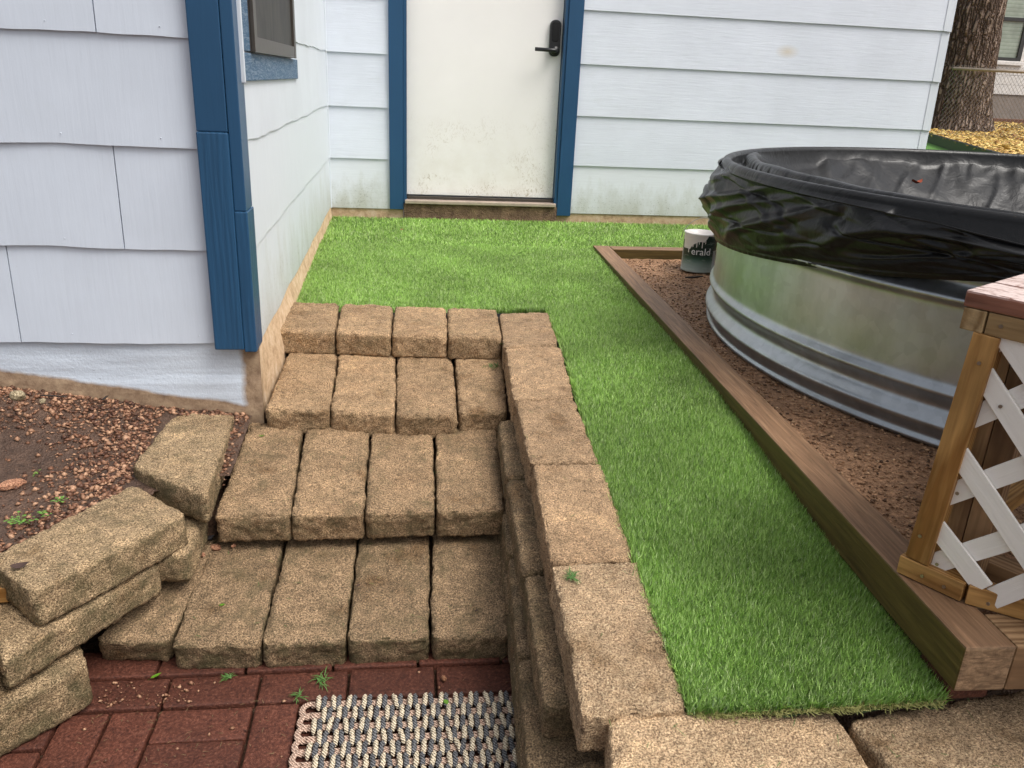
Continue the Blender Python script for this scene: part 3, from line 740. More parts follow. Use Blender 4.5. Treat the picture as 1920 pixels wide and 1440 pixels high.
mobj('door_handle', mesh(V, Fc, True), door, M_black)
V, Fc = tube([(lk[0], .02, hz), (lk[0], -.012, hz)], .026, 20); mobj('handle_rose', mesh(V, Fc, True), door, M_black)

# left wing, wall facing +X
box('wall_core', (-.7, YF+.01, -.45), (XL-.001, .0, 2.7), M_side_left, house, 0)
for i in range(9):
    z = .100 if i == 0 else ZB0+i*ZS
    h = (ZB0+ZS-z if i == 0 else ZS)-.003
    lap('siding_board', 'y', YF+.05, -.033, z, h, XL, M_side_left_dirty if i < 2 else M_side_left, wavy=.011, seed=20+i*3.3, out=.009, thin=.004, step=.018)
# exposed foundation toe along the side, thickening towards the corner
V = []; Fc = []; ny = 60
for i in range(ny+1):
    y = YF+(0-.02-YF)*i/ny; t = i/ny
    wob = .006*noise.noise(Vector((y*6, 1, 2)))
    toe = np.interp(y, [YF, -2.5, -2.1, -1.0, 0], [.012, .030, .034, .026, .02])+wob
    for dx, z in ((.0, .102), (.006+wob*.4, .085), (toe*.6, .03), (toe, -.03), (toe*.9, -.14), (toe*.6, -.5)): V.append((XL+dx, y, z))
for i in range(ny):
    for k in range(5): a = i*6+k; Fc.append((a, a+1, a+7, a+6))
Fc.append(tuple(range(6)))
mobj('foundation_toe', mesh(V, Fc, True), house, M_stucco)
# front wall facing -Y
FZ, FS = .112, .2805
box('wall_core', (-3.2, YF+.004, -.5), (-.5, YF+.12, 2.7), M_side_front, house, 0)
joint = {0: [-1.265], 1: [-.98], 2: [], 3: [-1.0], 4: [-.85], 5: [-1.1], 6: [-.9], 7: [], 8: []}
jp = {0: at(30, 560, 1, YF)[0], 1: at(226, 380, 1, YF)[0], 3: at(180, 30, 1, YF)[0]}
for i in range(9):
    xs = [-3.2]+([jp[i]] if i in jp else joint[i])+[-.60]
    for k in range(len(xs)-1):
        lap('siding_panel', 'x', xs[k]+.0015, xs[k+1]-.0015, FZ+i*FS, FS-.003, YF, M_side_front, wavy=.0075, seed=i*7.7, out=.014, thin=.005)
def nailheads():
    V, Fc = [], []
    for i in range(0, 4):
        for x in np.arange(-1.6, -.62, .31):
            x = x+random.uniform(-.04, .04)
            for z in ((FZ+i*FS+.022+random.uniform(-.004, .01)),):
                c = Vector((x, YF-.0145, z)); b = len(V); r = .0022
                V.append(c+Vector((0, -.0016, 0)))
                for k in range(8): V.append(c+Vector((r*math.cos(k*math.pi/4), .0008, r*math.sin(k*math.pi/4))))
                for k in range(8): Fc.append((b, b+1+k, b+1+(k+1) % 8))
    o = mobj('nail_heads', mesh(V, Fc, True), house, M_side_front); o['kind'] = 'stuff'
nailheads()
# foundation on the front
def found_front():
    nx, nz = 90, 40; V = []; Fc = []
    for j in range(nz+1):
        for i in range(nx+1):
            x = -3.2+(XL+.012+3.2)*i/nx if i < nx else XL+.012
            z = -.5+(.110+.5)*j/nz
            V.append((x, YF-.002-.003*noise.noise(Vector((x*7, z*20, 3)))-(.004 if z < -.0 else 0), z))
    for j in range(nz):
        for i in range(nx): a = j*(nx+1)+i; Fc.append((a, a+1, a+nx+2, a+nx+1))
    mobj('foundation', mesh(V, Fc, True), house, M_found)
found_front()
# navy corner boards (a lower, rougher pair and a smooth upper pair)
ZC = float(at(372, 247, 1, -2.895)[2]); ZC2 = float(at(470, 390, 0, -.488)[2])
YB = -2.893
box('corner_board', (-.604, YB, ZC+.001), (-.522, YF-.001, 2.7), M_blue, house, .003)
box('corner_board', (-.605, YB-.004, .100), (-.521, YF-.001, ZC), M_blue_rough, house, .004)
box('corner_board', (-.5205, YB+.002, ZC2+.001), (-.488, -2.79, 2.7), M_blue, house, .003)
box('corner_board', (-.5205, YB-.001, .092), (-.485, -2.785, ZC2), M_blue_rough, house, .004)
# window on the side wall
XT = -.480
w0 = at(462, 0, 0, XT); wb = at(470, 97, 0, XT); wr = at(549, 101, 0, XT)
ysl, ysr = at(457, 102, 0, XT)[1], at(557, 100, 0, XT)[1]; zs1 = at(480, 101, 0, XT)[2]; zs0 = at(555, 148, 0, XT)[2]
win = box('window', (XL+.001, wb[1], zs1+.003), (XT+.002, wr[1], zs1+.95), M_bronze, house, .002)
box('window_screen', (XT+.0025, wb[1]+.05, zs1+.045), (XT+.0045, wr[1]-.05, zs1+.91), M_screen, win, 0)
for a, b in (((XT+.0025, wb[1]+.0, zs1+.003), (XT+.014, wb[1]+.05, zs1+.95)), ((XT+.0025, wr[1]-.05, zs1+.003), (XT+.014, wr[1], zs1+.95)),
             ((XT+.0025, wb[1]+.0505, zs1+.003), (XT+.013, wr[1]-.0505, zs1+.045)), ((XT+.0025, wb[1]+.0505, zs1+.91), (XT+.013, wr[1]-.0505, zs1+.95))):
    box('window_frame', a, b, M_bronze, win, .002)
box('window_trim', (XL+.001, ysl, zs0), (XT, ysr, zs1), M_blue_worn, house, .003)
box('window_trim', (XL+.001, ysl+.01, zs1+.004), (XT, wb[1]-.002, zs1+1.0), M_blue_worn, house, .003)
box('window_trim', (XL+.001, wr[1]+.002, zs1+.004), (XT, wr[1]+.03, zs1+1.0), M_blue_worn, house, .003)
box('trim_cap', (XL+.0005, ysl-.014, zs0-.004), (XT+.002, ysl-.0005, zs1+1.0), M_side_left, house, .002)

# ------------------------------------------------------------------ raised bed
bedt = empty('timber_edging', (.95, -2.6, 0), 'brown treated timber edging around the bare soil bed with the tank', 'timber edging')
TA = np.array([bed_l(-.93), -.93, 0]); 
pA, pB = at(1112, 460, 2, .05), at(1812, 1215, 2, .05)
dv = (pB-pA)/np.linalg.norm(pB-pA); nrm = np.array([-dv[1], dv[0], 0]); nrm = nrm if nrm[0] > 0 else -nrm
c0, c1 = pA+nrm*.0445, pB+nrm*.0445
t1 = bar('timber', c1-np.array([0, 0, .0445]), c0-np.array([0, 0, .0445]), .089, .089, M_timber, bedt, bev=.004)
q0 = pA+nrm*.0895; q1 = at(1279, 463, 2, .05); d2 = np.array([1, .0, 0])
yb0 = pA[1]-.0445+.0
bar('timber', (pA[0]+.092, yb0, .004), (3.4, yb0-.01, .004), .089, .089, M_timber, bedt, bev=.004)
# return timber at the near end, under the deck
e0 = pB+nrm*.0905
bar('timber', e0-dv*.0445+np.array([0, 0, -.0445]), e0-dv*.0445+nrm*1.2+np.array([0, 0, -.0445]), .089, .089, M_pine_grey, bedt, bev=.004)
pk = at(1825, 1312, 2, -.06)
box('brick_shim', (pB[0]+.015, pB[1]+.03, -.085), (pB[0]+.095, pB[1]+.11, -.0415), M_brick, bedt, .006)
def bed_soil(x, y): return .0+.007*n3(x, y, 7, 5)+.004*n3(x, y, 30, 8)
bs = grid('bed_soil', bed_soil, .97, 3.6, -4.2, -1.0, 150, 150, M_soil, None, lambda x, y: x > bed_l(y)+.045)
tag(bs, kind='structure')

# ------------------------------------------------------------------ stock tank
TC = np.array([2.599, -2.62]); TR = 1.475; TZ = .630
tank = empty('stock_tank', (TC[0], TC[1], 0), 'large round galvanised stock tank standing on the bare soil', 'stock tank')
prof = []
def ridge(z, z0, w, h): return h*math.exp(-((z-z0)/w)**2)
zs = np.concatenate([np.linspace(.004, .22, 46), np.linspace(.225, .38, 12), np.linspace(.385, .60, 40)])
for z in zs:
    r = TR-.006+ridge(z, .158, .016, .014)+ridge(z, .068, .022, .020)-ridge(z, .113, .02, .008)+ridge(z, .013, .008, .010)+ridge(z, .410, .013, .020)-ridge(z, .450, .02, .016)+ridge(z, .50, .02, .014)+ridge(z, .56, .014, .008)
    prof.append((r, z))
na = 220; V = []; Fc = []
for (r, z) in prof:
    for k in range(na):
        a = 2*math.pi*k/na; rr = r*(1+.0012*noise.noise(Vector((math.cos(a)*3, math.sin(a)*3, z*3)))); V.append((rr*math.cos(a), rr*math.sin(a), z))
for i in range(len(prof)-1):
    for k in range(na): Fc.append((i*na+k, i*na+(k+1) % na, (i+1)*na+(k+1) % na, (i+1)*na+k))
mobj('tank_wall', mesh(V, Fc, True), tank, M_galv, Matrix.Translation((TC[0], TC[1], 0)))
V, Fc = tube([(TC[0]+TR*math.cos(a), TC[1]+TR*math.sin(a), TZ-.012) for a in np.linspace(0, 2*math.pi, 160, endpoint=False)], .016, 10, closed=True)
mobj('rim', mesh(V, Fc, True), tank, M_galv)

# tarp: bowl inside, over the rim tube, loose fold outside, tied hem
def hem(ad): return np.interp(ad, [0, 60, 110, 150, 165, 180, 190, 205, 215, 225, 240, 300, 360], [.42, .40, .34, .31, .33, .36, .385, .43, .47, .49, .50, .46, .42])
def flare(ad): return np.interp(ad, [0, 90, 130, 150, 165, 180, 195, 215, 230, 250, 360], [.03, .03, .018, .018, .022, .030, .045, .095, .12, .08, .03])
na = 860; ns = 250; V = np.empty((ns*na, 3))
from math import sin, cos, exp
Vn = noise.voronoi
for k in range(na):
    a = 2*math.pi*k/na; ad = math.degrees(a); ca, sa = cos(a), sin(a); hz_ = hem(ad); fl = flare(ad)
    ridge_z = np.interp(ad, [0, 100, 150, 175, 190, 200, 210, 222, 235, 360], [.60, .60, .618, .615, .612, .610, .605, .575, .53, .60])
    for s in range(ns):
        t = s/(ns-1)
        if t < .5:      # bowl (0 centre -> .5 rim inner)
            u = t/.5; r = TR*.985*u**.62
            wz = .33+.27*max(0, (r/TR-.76)/.24)**.85 if r/TR > .76 else .33
            x, y = r*ca, r*sa
            kk = min(1, max(0, (1-r/TR)/.03))
            f1 = noise.noise(Vector((ad*.085, r*1.2, 4))); 
            d1, p1 = Vn(Vector((x*3.2+.6*y, y*3.2, 1.3)), distance_metric='DISTANCE')
            d2, p2 = Vn(Vector((x*8, y*8+x*2, 5.3)))
            ax_ = .55*x+.84*y; bx_ = .84*x-.55*y
            rg1 = abs(noise.noise(Vector((bx_*3.4+.35*ax_, ax_*.9, 2.1)))); rg2 = abs(noise.noise(Vector((bx_*8-1.5*ax_, ax_*2.2, 8.1)))); rg3 = abs(noise.noise(Vector((ax_*5, bx_*2, 4.4))))
            wr_ = kk*(-.085*min(rg1, .3)+.016-.040*min(rg2, .25)-.022*min(rg3, .3)+.02*f1+.018*(d1[1]-d1[0]-.3))
            if r/TR < .68: wr_ *= .35
            z = wz+wr_; rr = r
            # a rolled fold of the sheet lies just inside the near rim, with a trough behind it
            ra = np.interp(ad, [128, 150, 168, 186, 200, 214, 228, 240], [.015, .085, .145, .165, .125, .075, .045, .015]); g_ = min(1, max(0, (ad-128)/12))*min(1, max(0, (250-ad)/12))
            if g_ > 0:
                dr = r-(TR-ra)+.006*noise.noise(Vector((ad*.06, 3, 3))); wob_ = .007*noise.noise(Vector((ad*.09, 7, 1)))
                if dr < .024:
                    zr = .612+wob_+math.sqrt(max(0, .024**2-dr*dr)) if dr > -.024 else .612-(-.024-dr)*3.2
                else: zr = .606+wob_-.020*sin(math.pi*min(1, (dr-.024)/max(.01, ra-.046)))+.010*noise.noise(Vector((ad*.35, r*9, 6)))
                zr = max(z, zr) if dr < 0 else zr
                z = z*(1-g_)+zr*g_
        elif t < .60:   # over the rim tube
            u = (t-.5)/.10; th = math.pi*(1-u)
            rr = TR+.019*cos(th); z = TZ-.012+.021*sin(th)
        elif t < .72:   # dips behind the rim, rises to the outer fold
            u = (t-.60)/.12; rr = TR+.019+(fl*.8)*u; dip = (.045 if ad > 205 else .012)*sin(math.pi*u)+.0
            z = (TZ-.012)*(1-u)+ridge_z*u-dip
            n_ = noise.noise(Vector((ad*.14, u*1.5, 9))); z += .010*n_*sin(math.pi*min(1, u))
        elif t < .97:   # hanging skirt
            u = (t-.72)/.25; z = ridge_z*(1-u)+(hz_+.012)*u
            bulge = fl*(.8+.35*sin(math.pi*min(1, u*1.15)))*(1-u**2.2)+.012+.045*exp(-((ad-165)/38)**2)*sin(math.pi*min(1, u))**1.4
            f = noise.noise(Vector((ad*.05+u*1.1, u*1.6, 2)))*.040-min(.25, abs(noise.noise(Vector((ad*.075+u*1.9, u*1.9, 5)))))*.075+.010-min(.2, abs(noise.noise(Vector((ad*.10-u*2.6, u*1.2, 15)))))*.040
            cr = abs(noise.noise(Vector((ad*.055+u*1.8, u*2.2-ad*.03, 7))))
            f += -.008*exp(-(cr/.06)**2)
            d1, p1 = Vn(Vector((ad*.10+u*.8, u*2.6, 7)))
            f += .004*(d1[1]-d1[0]-.35); f *= 1+.5*exp(-((ad-172)/26)**2)
            rr = TR+bulge+f*min(1, u*5+.15)*(1-u**5)*.95
            rr = max(rr, TR+.012)
        else:           # hem, drawn tight
            u = (t-.97)/.03; z = hz_+.012*(1-u)
            rr = TR+.014+.004*noise.noise(Vector((ad*1.6, 0, 0)))-(.006*u)
        V[s*na+k] = (rr*ca, rr*sa, z)
i = np.arange(ns-1)[:, None]*na; k = np.arange(na)[None, :]; k2 = (k+1) % na
Q = np.stack([(i+k).ravel(), (i+k2).ravel(), (i+na+k2).ravel(), (i+na+k).ravel()], 1)
tarp = mobj('tarp', npmesh(V, Q, True), None, M_tarp, Matrix.Translation((TC[0], TC[1], 0)))
tag(tarp, 'wrinkled black plastic sheet draped over the rim of the round tank', 'plastic sheet')

# ------------------------------------------------------------------ paint can
cc = np.array([1.462, -1.285, .008]); CR = .086; CH = .195
can = empty('paint_can', tuple(cc), 'dented paint can with green label and white drips beside the tank', 'paint can')
def can_mat():
    s = NB('can_label'); x, y, z = s.xyz()
    ang_ = s.math('ARCTAN2', y, x)
    u = s.math('DIVIDE', s.math('ADD', ang_, math.pi), 2*math.pi)
    f = lambda a: (a+math.pi)/(2*math.pi)
    edge = s.ramp(u, [(0.0, .60), (f(-2.75), .60), (f(-2.55), .60), (f(-2.35), .72), (f(-2.05), .80), (f(-1.7), .80), (f(-1.45), .96), (1.0, .80)])
    thr = s.math('MULTIPLY', edge, .195)
    thr = s.math('ADD', thr, s.math('MULTIPLY', s.math('SUBTRACT', s.noise(40, 3), .5), .012))
    for da, dw, dl in ((-2.36, .03, .010), (-2.13, .028, .022), (-1.99, .022, .012), (-1.80, .026, .030), (-1.62, .022, .018), (-2.62, .03, .02)):
        wdw = s.math('LESS_THAN', s.math('ABSOLUTE', s.math('SUBTRACT', ang_, da)), dw)
        thr = s.math('SUBTRACT', thr, s.math('MULTIPLY', wdw, dl))
    wm = s.math('GREATER_THAN', z, thr)
    lab = s.ramp(z, [(.0, (.30, .33, .30)), (.045, (.16, .22, .18)), (.07, (.03, .09, .055)), (.09, (.006, .026, .016))])
    band = s.math('MULTIPLY', s.math('GREATER_THAN', ang_, -.98), s.math('LESS_THAN', z, .112))
    lab = s.mix(band, lab, (.34, .36, .35))
    smear = s.ramp(s.noise(22, 5, .7, s.scale((1, 1, 3))), [(.56, 0.0), (.7, .55)])
    lab = s.mix(smear, lab, (.30, .36, .32))
    c = s.mix(wm, lab, (.74, .70, .67))
    return s.fin(c, .32, s.bump(s.noise(30, 3, .5, s.scale((1, 1, 4))), .5, .006), .5)
prof = [(.074, .002), (.086, .0), (.0875, .004), (.0845, .008), (.084, .06), (.0835, .064), (.084, .068), (.084, .185), (.0865, .190), (.0865, .195), (.080, .195), (.078, .188), (.066, .186), (.065, .178), (.0, .178)]
V = []; Fc = []; na = 48
for r, z in prof:
    for k in range(na):
        a = 2*math.pi*k/na; dent = 1-.045*exp(-((a-4.3)/.35)**2-((z-.085)/.03)**2)
        V.append((r*dent*cos(a), r*dent*sin(a), z))
for i in range(len(prof)-1):
    for k in range(na): Fc.append((i*na+k, i*na+(k+1) % na, (i+1)*na+(k+1) % na, (i+1)*na+k))
M_can = can_mat()
mobj('can_body', mesh(V, Fc, True), can, M_can, Matrix.Translation(cc))
V, Fc = tube([(cc[0]+.10*cos(math.radians(a))*1.0-.0, cc[1]-.03*sin(math.radians(a))+.01, cc[2]+.165+.105*sin(math.radians(a))) for a in range(0, 181, 10)], .0017, 6)
mobj('bail_handle', mesh(V, Fc, True), can, simple('wire', (.4, .4, .38), .3, .9))
def can_text(txt, size, ang0, z0, mat, name):
    cu = bpy.data.curves.new('t', 'FONT'); cu.body = txt; cu.size = size; cu.resolution_u = 3
    o = bpy.data.objects.new('t', cu); COL.objects.link(o)
    dg = bpy.context.evaluated_depsgraph_get(); me = bpy.data.meshes.new_from_object(o.evaluated_get(dg))
    bpy.data.objects.remove(o)
    for v in me.vertices:
        a = ang0+v.co.x/CR; v.co = Vector(((CR+.0006)*cos(a), (CR+.0006)*sin(a), z0+v.co.y))
    return mobj(name, me, can, mat, Matrix.Translation(cc))
M_ink = simple('label_white', (.8, .8, .78), .5); M_inkd = simple('label_dark', (.03, .04, .035), .5)
can_text('erald', .050, -2.42, .092, M_ink, 'label_lettering')

# ------------------------------------------------------------------ deck with lattice
P0 = np.array([.865, -4.076, .05]); uu = np.array([.538, -.843, 0]); uu /= np.linalg.norm(uu); nn = np.array([.843, .538, 0]); nn /= np.linalg.norm(nn)
deck = empty('garden_deck', tuple(P0), 'small wooden deck with red-brown boards and white lattice skirt at right edge', 'deck')
def L(s, d, z): return P0+uu*s+nn*d+np.array([0, 0, z-P0[2]])
bar('deck_board', L(-.002, .055, .5825), L(1.1, .055, .5825), .106, .028, M_deck, deck, bev=.004)
for k in range(5):
    bar('deck_board', L(-.002, .115+.0725+.150*k, .5825), L(1.1, .115+.0725+.150*k, .5825), .143, .028, M_deck, deck, bev=.004)
bar('rim_joist', L(.040, .020, .549), L(1.1, .020, .549), .034, .037, M_pine_pale, deck)
bar('rim_joist', L(.019, .002, .549), L(.019, .85, .549), .036, .037, M_pine_pale, deck)
legA, legB = L(.026, .019, .0905), L(.045, .019, .530)
bar('leg', legA, legB, .036, .042, M_pine, deck, up=uu)
bar('bottom_rail', L(-.003, .018, .0705), L(.113, .018, .0705), .038, .036, M_pine, deck)
x1 = L(.114, .018, .0705); bar('bottom_rail', x1, x1+(uu*.93+nn*.37)/np.linalg.norm(uu*.93+nn*.37)*.6, .038, .036, M_pine, deck)
bar('bottom_rail', L(.02, .038, .0705), L(.02, .85, .0705), .036, .036, M_pine, deck)
# inner post of two planks, and inner rail on the soil
ia = float((atp(1764, 1030, L(0, .075, .1), nn)-P0)@uu); ib = float((atp(1836, 1078, L(0, .075, .1), nn)-P0)@uu); im = ia+(ib-ia)*.42
bar('inner_post', L((ia+im)/2, .095, .02), L((ia+im)/2, .095, .53), .04, im-ia-.0015, M_pine_grey, deck, up=uu)
bar('inner_post', L((im+ib)/2, .094, .02), L((im+ib)/2, .094, .53), .04, ib-im-.0015, M_pine_grey, deck, up=uu)
bar('inner_post', L(.55, .6, .02), L(.55, .6, .53), .089, .089, M_pine_grey, deck, up=uu)
bar('inner_rail', L(.02, .145, .068), L(1.0, .145, .068), .05, .035, M_pine_grey, deck)
def slat(c0_, c1_, depth, ext0=.028, ext1=.35):
    a = atp(*c0_, L(0, depth, .1), nn); b = atp(*c1_, L(0, depth, .1), nn); d = (b-a)/np.linalg.norm(b-a)
    b = b+d*ext1; a = a-d*ext0
    if b[2] < .09: b = a+(b-a)*((a[2]-.09)/(a[2]-b[2]))
    if b[2] > .53: b = a+(b-a)*((.53-a[2])/(b[2]-a[2]))
    return bar('lattice_slat', a, b, .0065, .036, M_white_lattice, deck, up=np.cross(nn, d), bev=.001)
for c in (((1848,708),(1920,820)), ((1803,858),(1920,1032)), ((1760,993),(1842,1100)), ((1893,640),(1920,680))): slat(*c, .012)
for c in (((1822,783),(1920,742)), ((1782,926),(1920,876)), ((1754,1055),(1920,1003)), ((1868,640),(1920,617)), ((1890,1110),(1920,1098))): slat(*c, .020, .034)
def screw(P, n, r=.0032):
    P = Vector(P); n = Vector(n).normalized(); V, Fc = tube([P, P+n*.0018], r, 10); mobj('screw', mesh(V, Fc), deck, M_screw)
for (x, y) in ((1836,681),(1876,762),(1725,1005),(1757,1058),(1795,925)): screw(atp(x, y, L(0, -.0005 if x in (1836, 1725) else .0078, .1), nn), -nn)
for (x, y) in ((1729,1080),(1770,1100),(1853,1132)): screw(atp(x, y, L(0, -.0015, .1), nn), -nn)
screw(atp(1877, 612, L(0, .0025, .1), nn), -nn)

# ------------------------------------------------------------------ things beyond the house corner
def yard_z(x, y): return .395+.01*n3(x, y, 1.2)
pe0, pe1 = at(1745, 252, 2, .4), at(1920, 303, 2, .4)
de = pe1-pe0; de /= np.linalg.norm(de); ne = np.array([-de[1], de[0], 0]); ne = ne if ne[0] > 0 else -ne
E0, E1 = pe0-de*6, pe1+de*3
Yq = [E0, E1, E1+ne*60, E0+ne*60]
yv = [(p[0], p[1], .395) for p in Yq]+[(p[0], p[1], -.7) for p in Yq]
lawn = mobj('yard_ground', mesh(yv, [(0, 1, 2, 3), (0, 4, 5, 1), (1, 5, 6, 2), (3, 2, 6, 7), (0, 3, 7, 4)]), None, soil_mat('leafy_yard', (.34, .20, .05), (.58, .40, .12), 25, .8)); tag(lawn, kind='structure')
slope = [(3.45, -.9, .02), (9.5, 2.0, .25)]
fv = [tuple(E0+np.array([0, 0, -.115-.0])), tuple(E1+np.array([0, 0, -.115])), (5.2, -1.0, .10), (3.46, -.2, .10), (3.46, 2.5, .2)]
fo = mobj('side_lawn', mesh([(E0[0], E0[1], .29), (E1[0], E1[1], .29), (5.0, -2.0, .12), (3.46, -.35, .12), (3.46, 3.5, .29)], [(4, 3, 2, 1, 0)]), None, simple('side_turf', (.10, .26, .04), .8, 0, .8, 120)); tag(fo, kind='structure')
edg = bar('lawn_edging', E0+np.array([0, 0, -.05]), E1+np.array([0, 0, -.05]), .04, .13, simple('edging_black', (.012, .012, .012), .5), None, bev=.005)
tag(edg, 'black landscape edging along the leaf-covered yard behind the house corner', 'lawn edging')
# leaves lying on the yard
def flakes(name, n, fpos, s0, s1, mat, label, cat, flat=.35, thick=False):
    P = np.array([fpos() for _ in range(n)]); n = len(P); V = []; T = []; tone = []
    ico = np.array([(0, 0, 1), (.9, 0, .2), (.3, .85, .1), (-.75, .5, .15), (-.7, -.55, .1), (.25, -.9, .2), (0, 0, -.6)])
    fc = [(0, 1, 2), (0, 2, 3), (0, 3, 4), (0, 4, 5), (0, 5, 1), (6, 2, 1), (6, 3, 2), (6, 4, 3), (6, 5, 4), (6, 1, 5)]
    th = RNG.uniform(0, 6.28, n); sc = s0+(s1-s0)*RNG.random(n)**2.2
    B = ico[None]*(1+RNG.uniform(-.3, .3, (n, 7, 3)))
    B[:, :, 2] *= flat*RNG.uniform(.6, 1.4, n)[:, None]; B[:, :, 1] *= RNG.uniform(.5, 1.0, n)[:, None]
    tx = RNG.normal(0, .3, n); B[:, :, 2] += B[:, :, 0]*tx[:, None]
    x = B[:, :, 0]*np.cos(th)[:, None]-B[:, :, 1]*np.sin(th)[:, None]; y = B[:, :, 0]*np.sin(th)[:, None]+B[:, :, 1]*np.cos(th)[:, None]
    Bw = np.stack([x, y, B[:, :, 2]], 2)*sc[:, None, None]+P[:, None, :]
    T = (np.arange(n)*7)[:, None, None]+np.array(fc)[None]
    me = npmesh(Bw.reshape(-1, 3), T.reshape(-1, 3)); a = me.attributes.new('tone', 'FLOAT', 'POINT')
    a.data.foreach_set('value', np.repeat(RNG.random(n), 7).astype(np.float32))
    o = mobj(name, me, None, mat); return tag(o, label, cat, kind='stuff')
def ypos():
    a = random.uniform(-12, 5); b = random.uniform(0, 1)**1.6*12; p = pe0+de*a+ne*b; return (p[0], p[1], .40)
flakes('fallen_leaves', 16000, ypos, .025, .07, M_leafchip, 'yellow and brown fallen leaves covering the yard behind the fence', 'fallen leaves', .25)

# tree
tb_ = at(1790, 243, 2, .4); TRAD = .47
tree = empty('oak_tree', tuple(tb_), 'thick rough-barked tree trunk leaning behind the right corner of the house', 'tree')
def bark():
    s = NB('bark'); v = s.scale((1, 1, .2)); 
    n = s.noise(24, 5, .7, v); dv_ = s.n('ShaderNodeVectorMath', operation='ADD'); s.l(v, dv_.inputs[0]); sc2 = s.n('ShaderNodeMath', operation='MULTIPLY'); sc2.inputs[1].default_value = .12; s.l(s.noise(6, 3), sc2.inputs[0]); s.l(sc2.outputs[0], dv_.inputs[1]); a = s.vor(17, dv_.outputs[0], 'DISTANCE_TO_EDGE')
    c = s.ramp(s.math('ADD', a, s.math('MULTIPLY', n, .25)), [(.10, (.035, .022, .016)), (.22, (.16, .11, .085)), (.5, (.33, .255, .21))])
    return s.fin(c, .85, s.bump(s.math('ADD', s.ramp(a, [(0.0, 0.0), (.3, 1.0)]), s.math('MULTIPLY', n, .5)), 1.0, .08), .2)
M_bark = bark()
tdir = (at(1832, 0, 1, tb_[1])-at(1790, 243, 1, tb_[1])); tdir /= np.linalg.norm(tdir)
# trunk with furrowed bark ridges
V = []; Fc = []; nz = 120; na = 120
for i in range(nz+1):
    h = 5.5*i/nz; r = TRAD*(1.0+.35*exp(-h/.35)-.03*h)
    for k in range(na):
        a = 2*math.pi*k/na
        f = abs(noise.noise(Vector((cos(a)*5.5, sin(a)*5.5, h*1.1))))+.5*abs(noise.noise(Vector((cos(a)*13, sin(a)*13, h*2.4))))
        rr = r*(1+.16*min(.45, f)-.05); p = tb_+tdir*h; V.append((p[0]+rr*cos(a), p[1]+rr*sin(a), p[2]+0*h))
for i in range(nz):
    for k in range(na): Fc.append((i*na+k, i*na+(k+1) % na, (i+1)*na+(k+1) % na, (i+1)*na+k))
V = np.array(V)-tb_; mobj('trunk', mesh(V, Fc, True), tree, M_bark, Matrix.Translation(tb_))
top = tb_+tdir*5.3
for k, (dx, dy, dz, r) in enumerate(((1.6, .4, 1.8, .24), (-1.2, .9, 2.0, .22), (.1, -1.3, 2.2, .2))):
    V, Fc = tube([top, top+np.array([dx, dy, dz])*.5, top+np.array([dx*1.2, dy*1.2, dz*1.3])], r*1.3, 10, rfun=lambda t: 1-.6*t); mobj('limb', mesh(V, Fc, True), tree, M_bark)
def crown():
    n = 5000; c = top+np.array([.2, .1, 3.2]); d = RNG.normal(size=(n, 3)); d /= np.linalg.norm(d, axis=1, keepdims=True)
    r = RNG.random(n)**.4; P = c+d*r[:, None]*np.array([3.0, 3.0, 1.8])
    a = RNG.normal(size=(n, 3))*.10; b = RNG.normal(size=(n, 3))*.10
    V = np.stack([P-a, P+b, P+a, P-b], 1).reshape(-1, 3); Q = np.arange(n*4).reshape(-1, 4)
    return npmesh(V, Q)
o = mobj('crown', crown(), tree, simple('oak_leaves', (.05, .09, .02), .6)); 

# chain-link fence
F0 = at(1787, 128, 1, 6.0); F1 = at(1920, 137, 1, 6.0)
fd = F1-F0; fd[2] = 0; fd /= np.linalg.norm(fd); rz = F0[2]; A0 = np.array([F0[0], F0[1], 0]); 
fence = empty('chain_link_fence', (F0[0], F0[1], .4), 'grey chain-link fence in front of the tree and neighbouring house', 'fence')
M_wire = simple('fence_wire', (.30, .27, .25), .45, .6)
FL = 3.2
V, Fc = tube([F0, F0+fd*FL], .021, 10); mobj('top_rail', mesh(V, Fc, True), fence, simple('rail_tan', (.30, .25, .20), .5, .4))
for k in (0, 1):
    p = F0+fd*(2.4+k*.79); V, Fc = tube([(p[0], p[1], .3), (p[0], p[1], rz+.04)], .028, 10); mobj('post', mesh(V, Fc, True), fence, M_wire)
V = []; Fc = []; pitch = .062; z0, z1 = .42, rz+.05
nh = int((z1-z0)/(pitch/2))
for j in range(int(FL/pitch)+1):
    base = j*pitch
    pts = []
    for i in range(nh+1):
        sft = (pitch/2 if i % 2 else 0); pts.append(F0+fd*(base+sft+(.0 if True else 0))*1.0+np.array([0, 0, z0+i*pitch/2*1.15-F0[2]])+np.array([-fd[1], fd[0], 0])*(.004 if i % 2 else -.004)) if z0+i*pitch/2*1.15 < z1 else None
    v, f = tube(pts, .0026, 3, cap=False); b = len(V); V += v; Fc += [tuple(q+b for q in ff) for ff in f]
    pts2 = [p+fd*pitch*(0 if i % 2 else 0) for i, p in enumerate(pts)]
    pts2 = [F0+fd*(base-(pitch/2 if i % 2 else 0))+np.array([0, 0, p[2]-F0[2]]) for i, p in enumerate(pts)]
    v, f = tube(pts2, .0026, 3, cap=False); b = len(V); V += v; Fc += [tuple(q+b for q in ff) for ff in f]
o = mobj('wire_mesh', mesh(V, Fc), fence, M_wire); o['kind'] = 'stuff'

